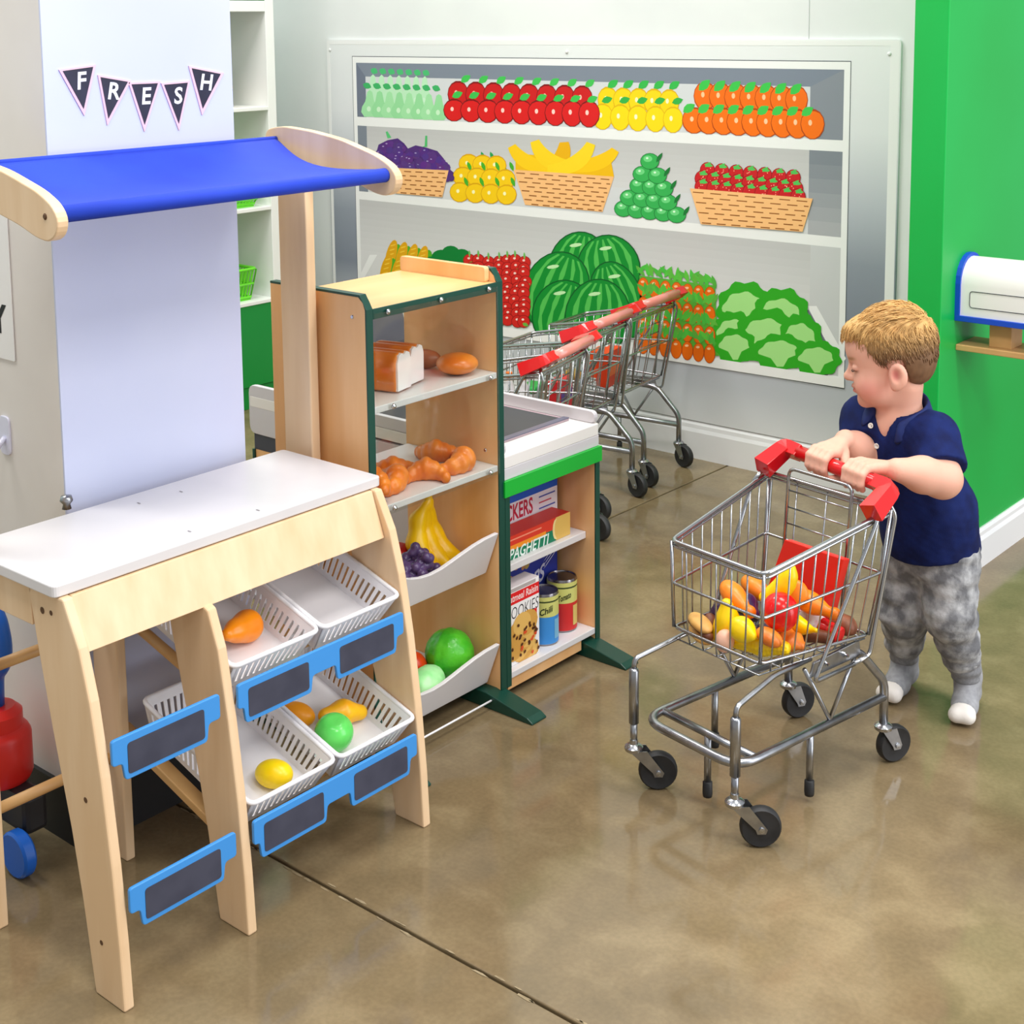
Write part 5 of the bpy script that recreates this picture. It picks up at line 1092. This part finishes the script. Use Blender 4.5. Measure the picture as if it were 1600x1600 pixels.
# shirt
def bf(P, c):   # body frame, depth squeezed
    Q = P-c.astype(np.float32); return np.stack([Q@EL.astype(np.float32), Q@EFW.astype(np.float32)/.88, Q[:, 2]], 1)
def torso(P, g=0.):
    q = lambda p: np.array([(p-chest)@EL, (p-chest)@EFW/.88, (p-chest)[2]])
    Q = bf(P, chest); d = chain(Q, [q(hipC)+(0, 0, -.03), q(hipC), q(belly), q(chest), q(upper)], [.093+g, .091+g, .092+g, .082+g, .058+g], .04)
    return d
VV = []
def sleeve(P, s_, e_, t0, r0, r1):
    en = s_+(e_-s_)*t0; d = d_cap(P, s_, en, r0, r1); ax_ = ((e_-s_)/np.linalg.norm(e_-s_)).astype(np.float32)
    return smax(d, (P-en.astype(np.float32))@ax_, .004)
def shirt_sdf(P):
    d = torso(P); d = smin(d, d_cap(P, shL, shR, .045), .035)
    d = smin(d, sleeve(P, shL, elL, .78, .046, .052), .02); d = smin(d, sleeve(P, shR, elR, .62, .046, .051), .02)
    d = d+.0028*nz(P*np.array([1, 1, .6], np.float32), 34, 5)+.0014*nz(P, 80, 6)
    lat = (P-hipC.astype(np.float32))@EL.astype(np.float32); fr = (P-hipC.astype(np.float32))@EFW.astype(np.float32)
    d = smax(d, (hipC[2]-.018+1.6*lat**2+.12*np.minimum(fr, 0)*-1*.4)-P[:, 2], .004)
    d = smax(d, -d_cap(P, fromH(-.022, 0, -.06), neckb+np.array([0, 0, .02]), .044, .046), .004)
    if VV: d = smax(d, -d_cap(P, VV[0], VV[1], .030, .004), .003)
    return d
NAVY = mat('navy_pique', (7, 20, 70), .8, c2=(13, 32, 92), scale=30, bump=.12, bscale=500, spec=.25)
def on_shirt(x, y):   # first hit of the shirt surface along the line of sight
    d = ray(x, y); d = d/np.linalg.norm(d); ts = np.linspace(2.2, 3.2, 1500); P = (CO-PR+ts[:, None]*d).astype(np.float32); s = shirt_sdf(P); k = np.argmax(s < 0); return P[k].astype(float), -d
vb = on_shirt(1379, 684)[0]; VV = [neckb+EFW*.040+np.array([0, 0, .030]), vb]
shirt = sdf_obj('polo_shirt', shirt_sdf, LO, np.array([HI[0], HI[1], upper[2]+.09]), .0036, NAVY, child)
# collar: folded band round the neck, open at the throat
cax = (fromH(-.022, 0, -.06)-neckb); cax /= np.linalg.norm(cax); cu = EFW-cax*(EFW@cax); cu /= np.linalg.norm(cu); cv = np.cross(cax, cu)
vs = []; NT = 34; prof = [(.044, -.008), (.045, .022), (.048, .028), (.053, .025), (.068, -.012), (.066, -.017), (.050, .012)]
for i in range(NT+1):
    th = math.radians(lerp(30, 330, i/NT)); k = abs(i/NT-.5)*2; dr = -.020*k**4; ex = .010*k**3
    for r_, z_ in prof: vs.append(neckb+cax*(z_+.034+dr*1.6)+(r_+ex*(1 if r_ > .05 else .5))*(math.cos(th)*cu+math.sin(th)*cv))
m_ = len(prof); fs = [(i*m_+j, i*m_+(j+1) % m_, (i+1)*m_+(j+1) % m_, (i+1)*m_+j) for i in range(NT) for j in range(m_)]+[tuple(range(m_))[::-1], tuple(range(NT*m_, (NT+1)*m_))]
co = MB().add(vs, fs).build('collar', mat('navy_collar', (10, 27, 84), .8, c2=(18, 40, 104), scale=40), shirt, True); sm = co.modifiers.new('s', 'SUBSURF'); sm.levels = sm.render_levels = 1
BTN = mat('button_white', (236, 234, 226), .3)
for x, y in ((1370, 697), (1361, 665)):
    p, nrm = on_shirt(x, y); nn = EFW*.8+nrm*.4; nn /= np.linalg.norm(nn)
    MB().lathe([(0, .0008), (.0022, .0008), (.0034, .0024), (.0055, .0026), (.0058, .001), (.0055, -.002)], 14, p, nn).build('button', BTN, shirt, True)

# trousers
def trou_sdf(P):
    Q = bf(P, hipC); d = d_ell(Q, (0, -.004, -.02), (.088, .084, .062))
    for h_, k_, a_ in ((hipL, kneeL, ankL), (hipR, kneeR, ankR)):
        e = a_+(k_-a_)*.42; g = chain(P, [h_, k_, e], [.064, .050, .042], .02); d = smin(d, g, .022)
    w = P.copy(); w[:, 2] *= 2.2
    return d+.0040*nz(w, 26, 8)+.0022*nz(w, 60, 9)
DEN = mat('acid_wash_denim', (112, 113, 118), .85, c2=(190, 191, 194), scale=34, detail=9, lo=.40, hi=.66, stretch=(1, 1, .8), bump=.2, bscale=300)
tr = sdf_obj('trousers', trou_sdf, LO, np.array([HI[0], HI[1], hipC[2]+.06]), .0036, DEN, child)
RIB = mat('grey_rib', (128, 129, 134), .85, c2=(146, 147, 151), scale=160)
for k_, a_ in ((kneeL, ankL), (kneeR, ankR)):
    e = a_+(k_-a_)*.40; b_ = a_+(k_-a_)*.10
    sdf_obj('cuff', lambda P, e=e, b_=b_: d_cap(P, e, b_, .0385, .031)+.0016*np.sin(P[:, 2]*260), np.minimum(e, b_)-.05, np.maximum(e, b_)+.05, .0035, RIB, tr)
SOCK = mat('grey_sock', (168, 169, 174), .9, c2=(150, 151, 156), scale=90); TOE = mat('sock_toe', (238, 232, 226), .9)
for he, to, an in ((heelL, toeL, ankL), (heelR, toeR, ankR)):
    dr = (to-he)/np.linalg.norm(to-he); mid_ = he+(to-he)*.55
    sd = np.cross(dr, [0, 0, 1.])
    def sk(P, he=he, to=to, an=an, sd=sd): return smin(smin(smin(chain(P, [he, (he+to)/2, to+sd*.011], [.0235, .022, .0165], .012), d_cap(P, an+np.array([0, 0, .03]), he+np.array([0, 0, .012]), .026, .0245), .02), d_cap(P, an, (he+to)/2, .0245, .018), .02), d_cap(P, (he+to)/2, to-sd*.011, .021, .0165), .012)
    pl = he+(to-he)*.82
    lo_ = np.minimum.reduce([he, to, an])-.045; hi_ = np.maximum.reduce([he, to, an])+.07; lo_[2] = max(lo_[2], -.004)
    s = sdf_obj('sock', lambda P: smax(smax(sk(P), (P-pl.astype(np.float32))@dr.astype(np.float32), .002), -P[:, 2]+.001, .004), lo_, hi_, .0032, SOCK, child)
    sdf_obj('toe_cap', lambda P: smax(smax(sk(P), -(P-pl.astype(np.float32))@dr.astype(np.float32), .002), -P[:, 2]+.001, .004), lo_, hi_, .0032, TOE, s)

# hair
def hairline(Q):
    x = Q[:, 0]; return np.interp(x, [-.12, -.06, -.038, -.03, .004, .012, .03, .05, .07, .1], [-.062, -.060, -.045, .016, .016, -.012, .020, .046, .055, .06]).astype(np.float32)
def hair_sdf(P):
    Q = toH(P); d = d_ell(Q, (-.012, 0, .046), (.0965, .0765, .0875)); d = smin(d, d_ell(Q, (-.045, 0, .0), (.055, .06, .06)), .02)
    d = smin(d, d_ell(Q, (.046, 0, .082), (.048, .052, .026)), .02); d = smin(d, d_ell(Q, (.078, 0, .068), (.020, .040, .014)), .012)
    ang = np.arctan2(Q[:, 1], Q[:, 2]); d = d+.0016*np.sin(ang*22+8*np.sin(Q[:, 0]*30))*np.clip(Q[:, 2]*14, 0, 1)+.0008*nz(Q, 120, 2)
    return smax(d, hairline(Q)-Q[:, 2], .008)*HS
def hair_base(Q):
    t = np.clip((Q[:, 2]-.02)/.06, 0, 1)[:, None]; return lin3((124, 92, 66))*(1-t)+lin3((206, 164, 104))*t
def hair_col(V):
    Q = toH(V); n_ = (nz(Q*np.array([1, 3, 1], np.float32), 140, 12)*.5+.5)[:, None]; return hair_base(Q)*(.78+.4*n_)
HM_ = vcol_mat('hair', .55, .3)
hair = sdf_obj('hair', hair_sdf, np.array(fromH(0, 0, .02))-.14, np.array(fromH(0, 0, .02))+.14, .003, HM_, child, None, hair_col)
mb = MB(); r = np.random.RandomState(4); ns = 0
def surf_r(dv):   # distance of the hair surface along a ray from the skull centre
    c = np.array([-.012, 0, .045]); ts = np.linspace(.05, .125, 60); P = np.array([HO+HS*((c+dv*t)@HM) for t in ts]).astype(np.float32); s = hair_sdf(P); k = np.where(s > 0)[0]; return c+dv*(ts[k[0]] if len(k) else .1), len(k) > 0 and k[0] > 5
while ns < 1500:
    dv = r.normal(size=3); dv /= np.linalg.norm(dv)
    if dv[2] < -.45: continue
    p, ok = surf_r(dv)
    if not ok or p[2] < hairline(p[None])[0]+.004: continue
    top = np.clip((p[2]-.07)/.04, 0, 1); flow = np.array([1., .25*np.sign(p[1])+.2*r.normal(), .0])*top+np.array([-.25+.5*max(0, p[0]/.09), 0, -1.])*(1-top); flow = flow-dv*(flow@dv); flow /= np.linalg.norm(flow)+1e-6
    L_ = (.012+.022*top)*r.uniform(.7, 1.3); q = p.copy(); pts = [q-dv*.001]
    for k in range(4): q = q+flow*L_/4; q = q-dv*(.0016*k*top*.6); pts.append(q+dv*(.0012+.0010*r.rand()*(1+top)))
    c = hair_base(np.array([p]))[0]*r.uniform(.75, 1.3); c8 = tuple(float(255*(x*12.92 if x <= .0031308 else 1.055*min(1, x)**(1/2.4)-.055)) for x in c)
    mb.tube([fromH(*x) for x in pts], [.0010, .0010, .0009, .0007, .0003], 3, cap=False, col=c8); ns += 1
mb.build('hair_strands', HM_, hair, True)['kind'] = 'stuff'
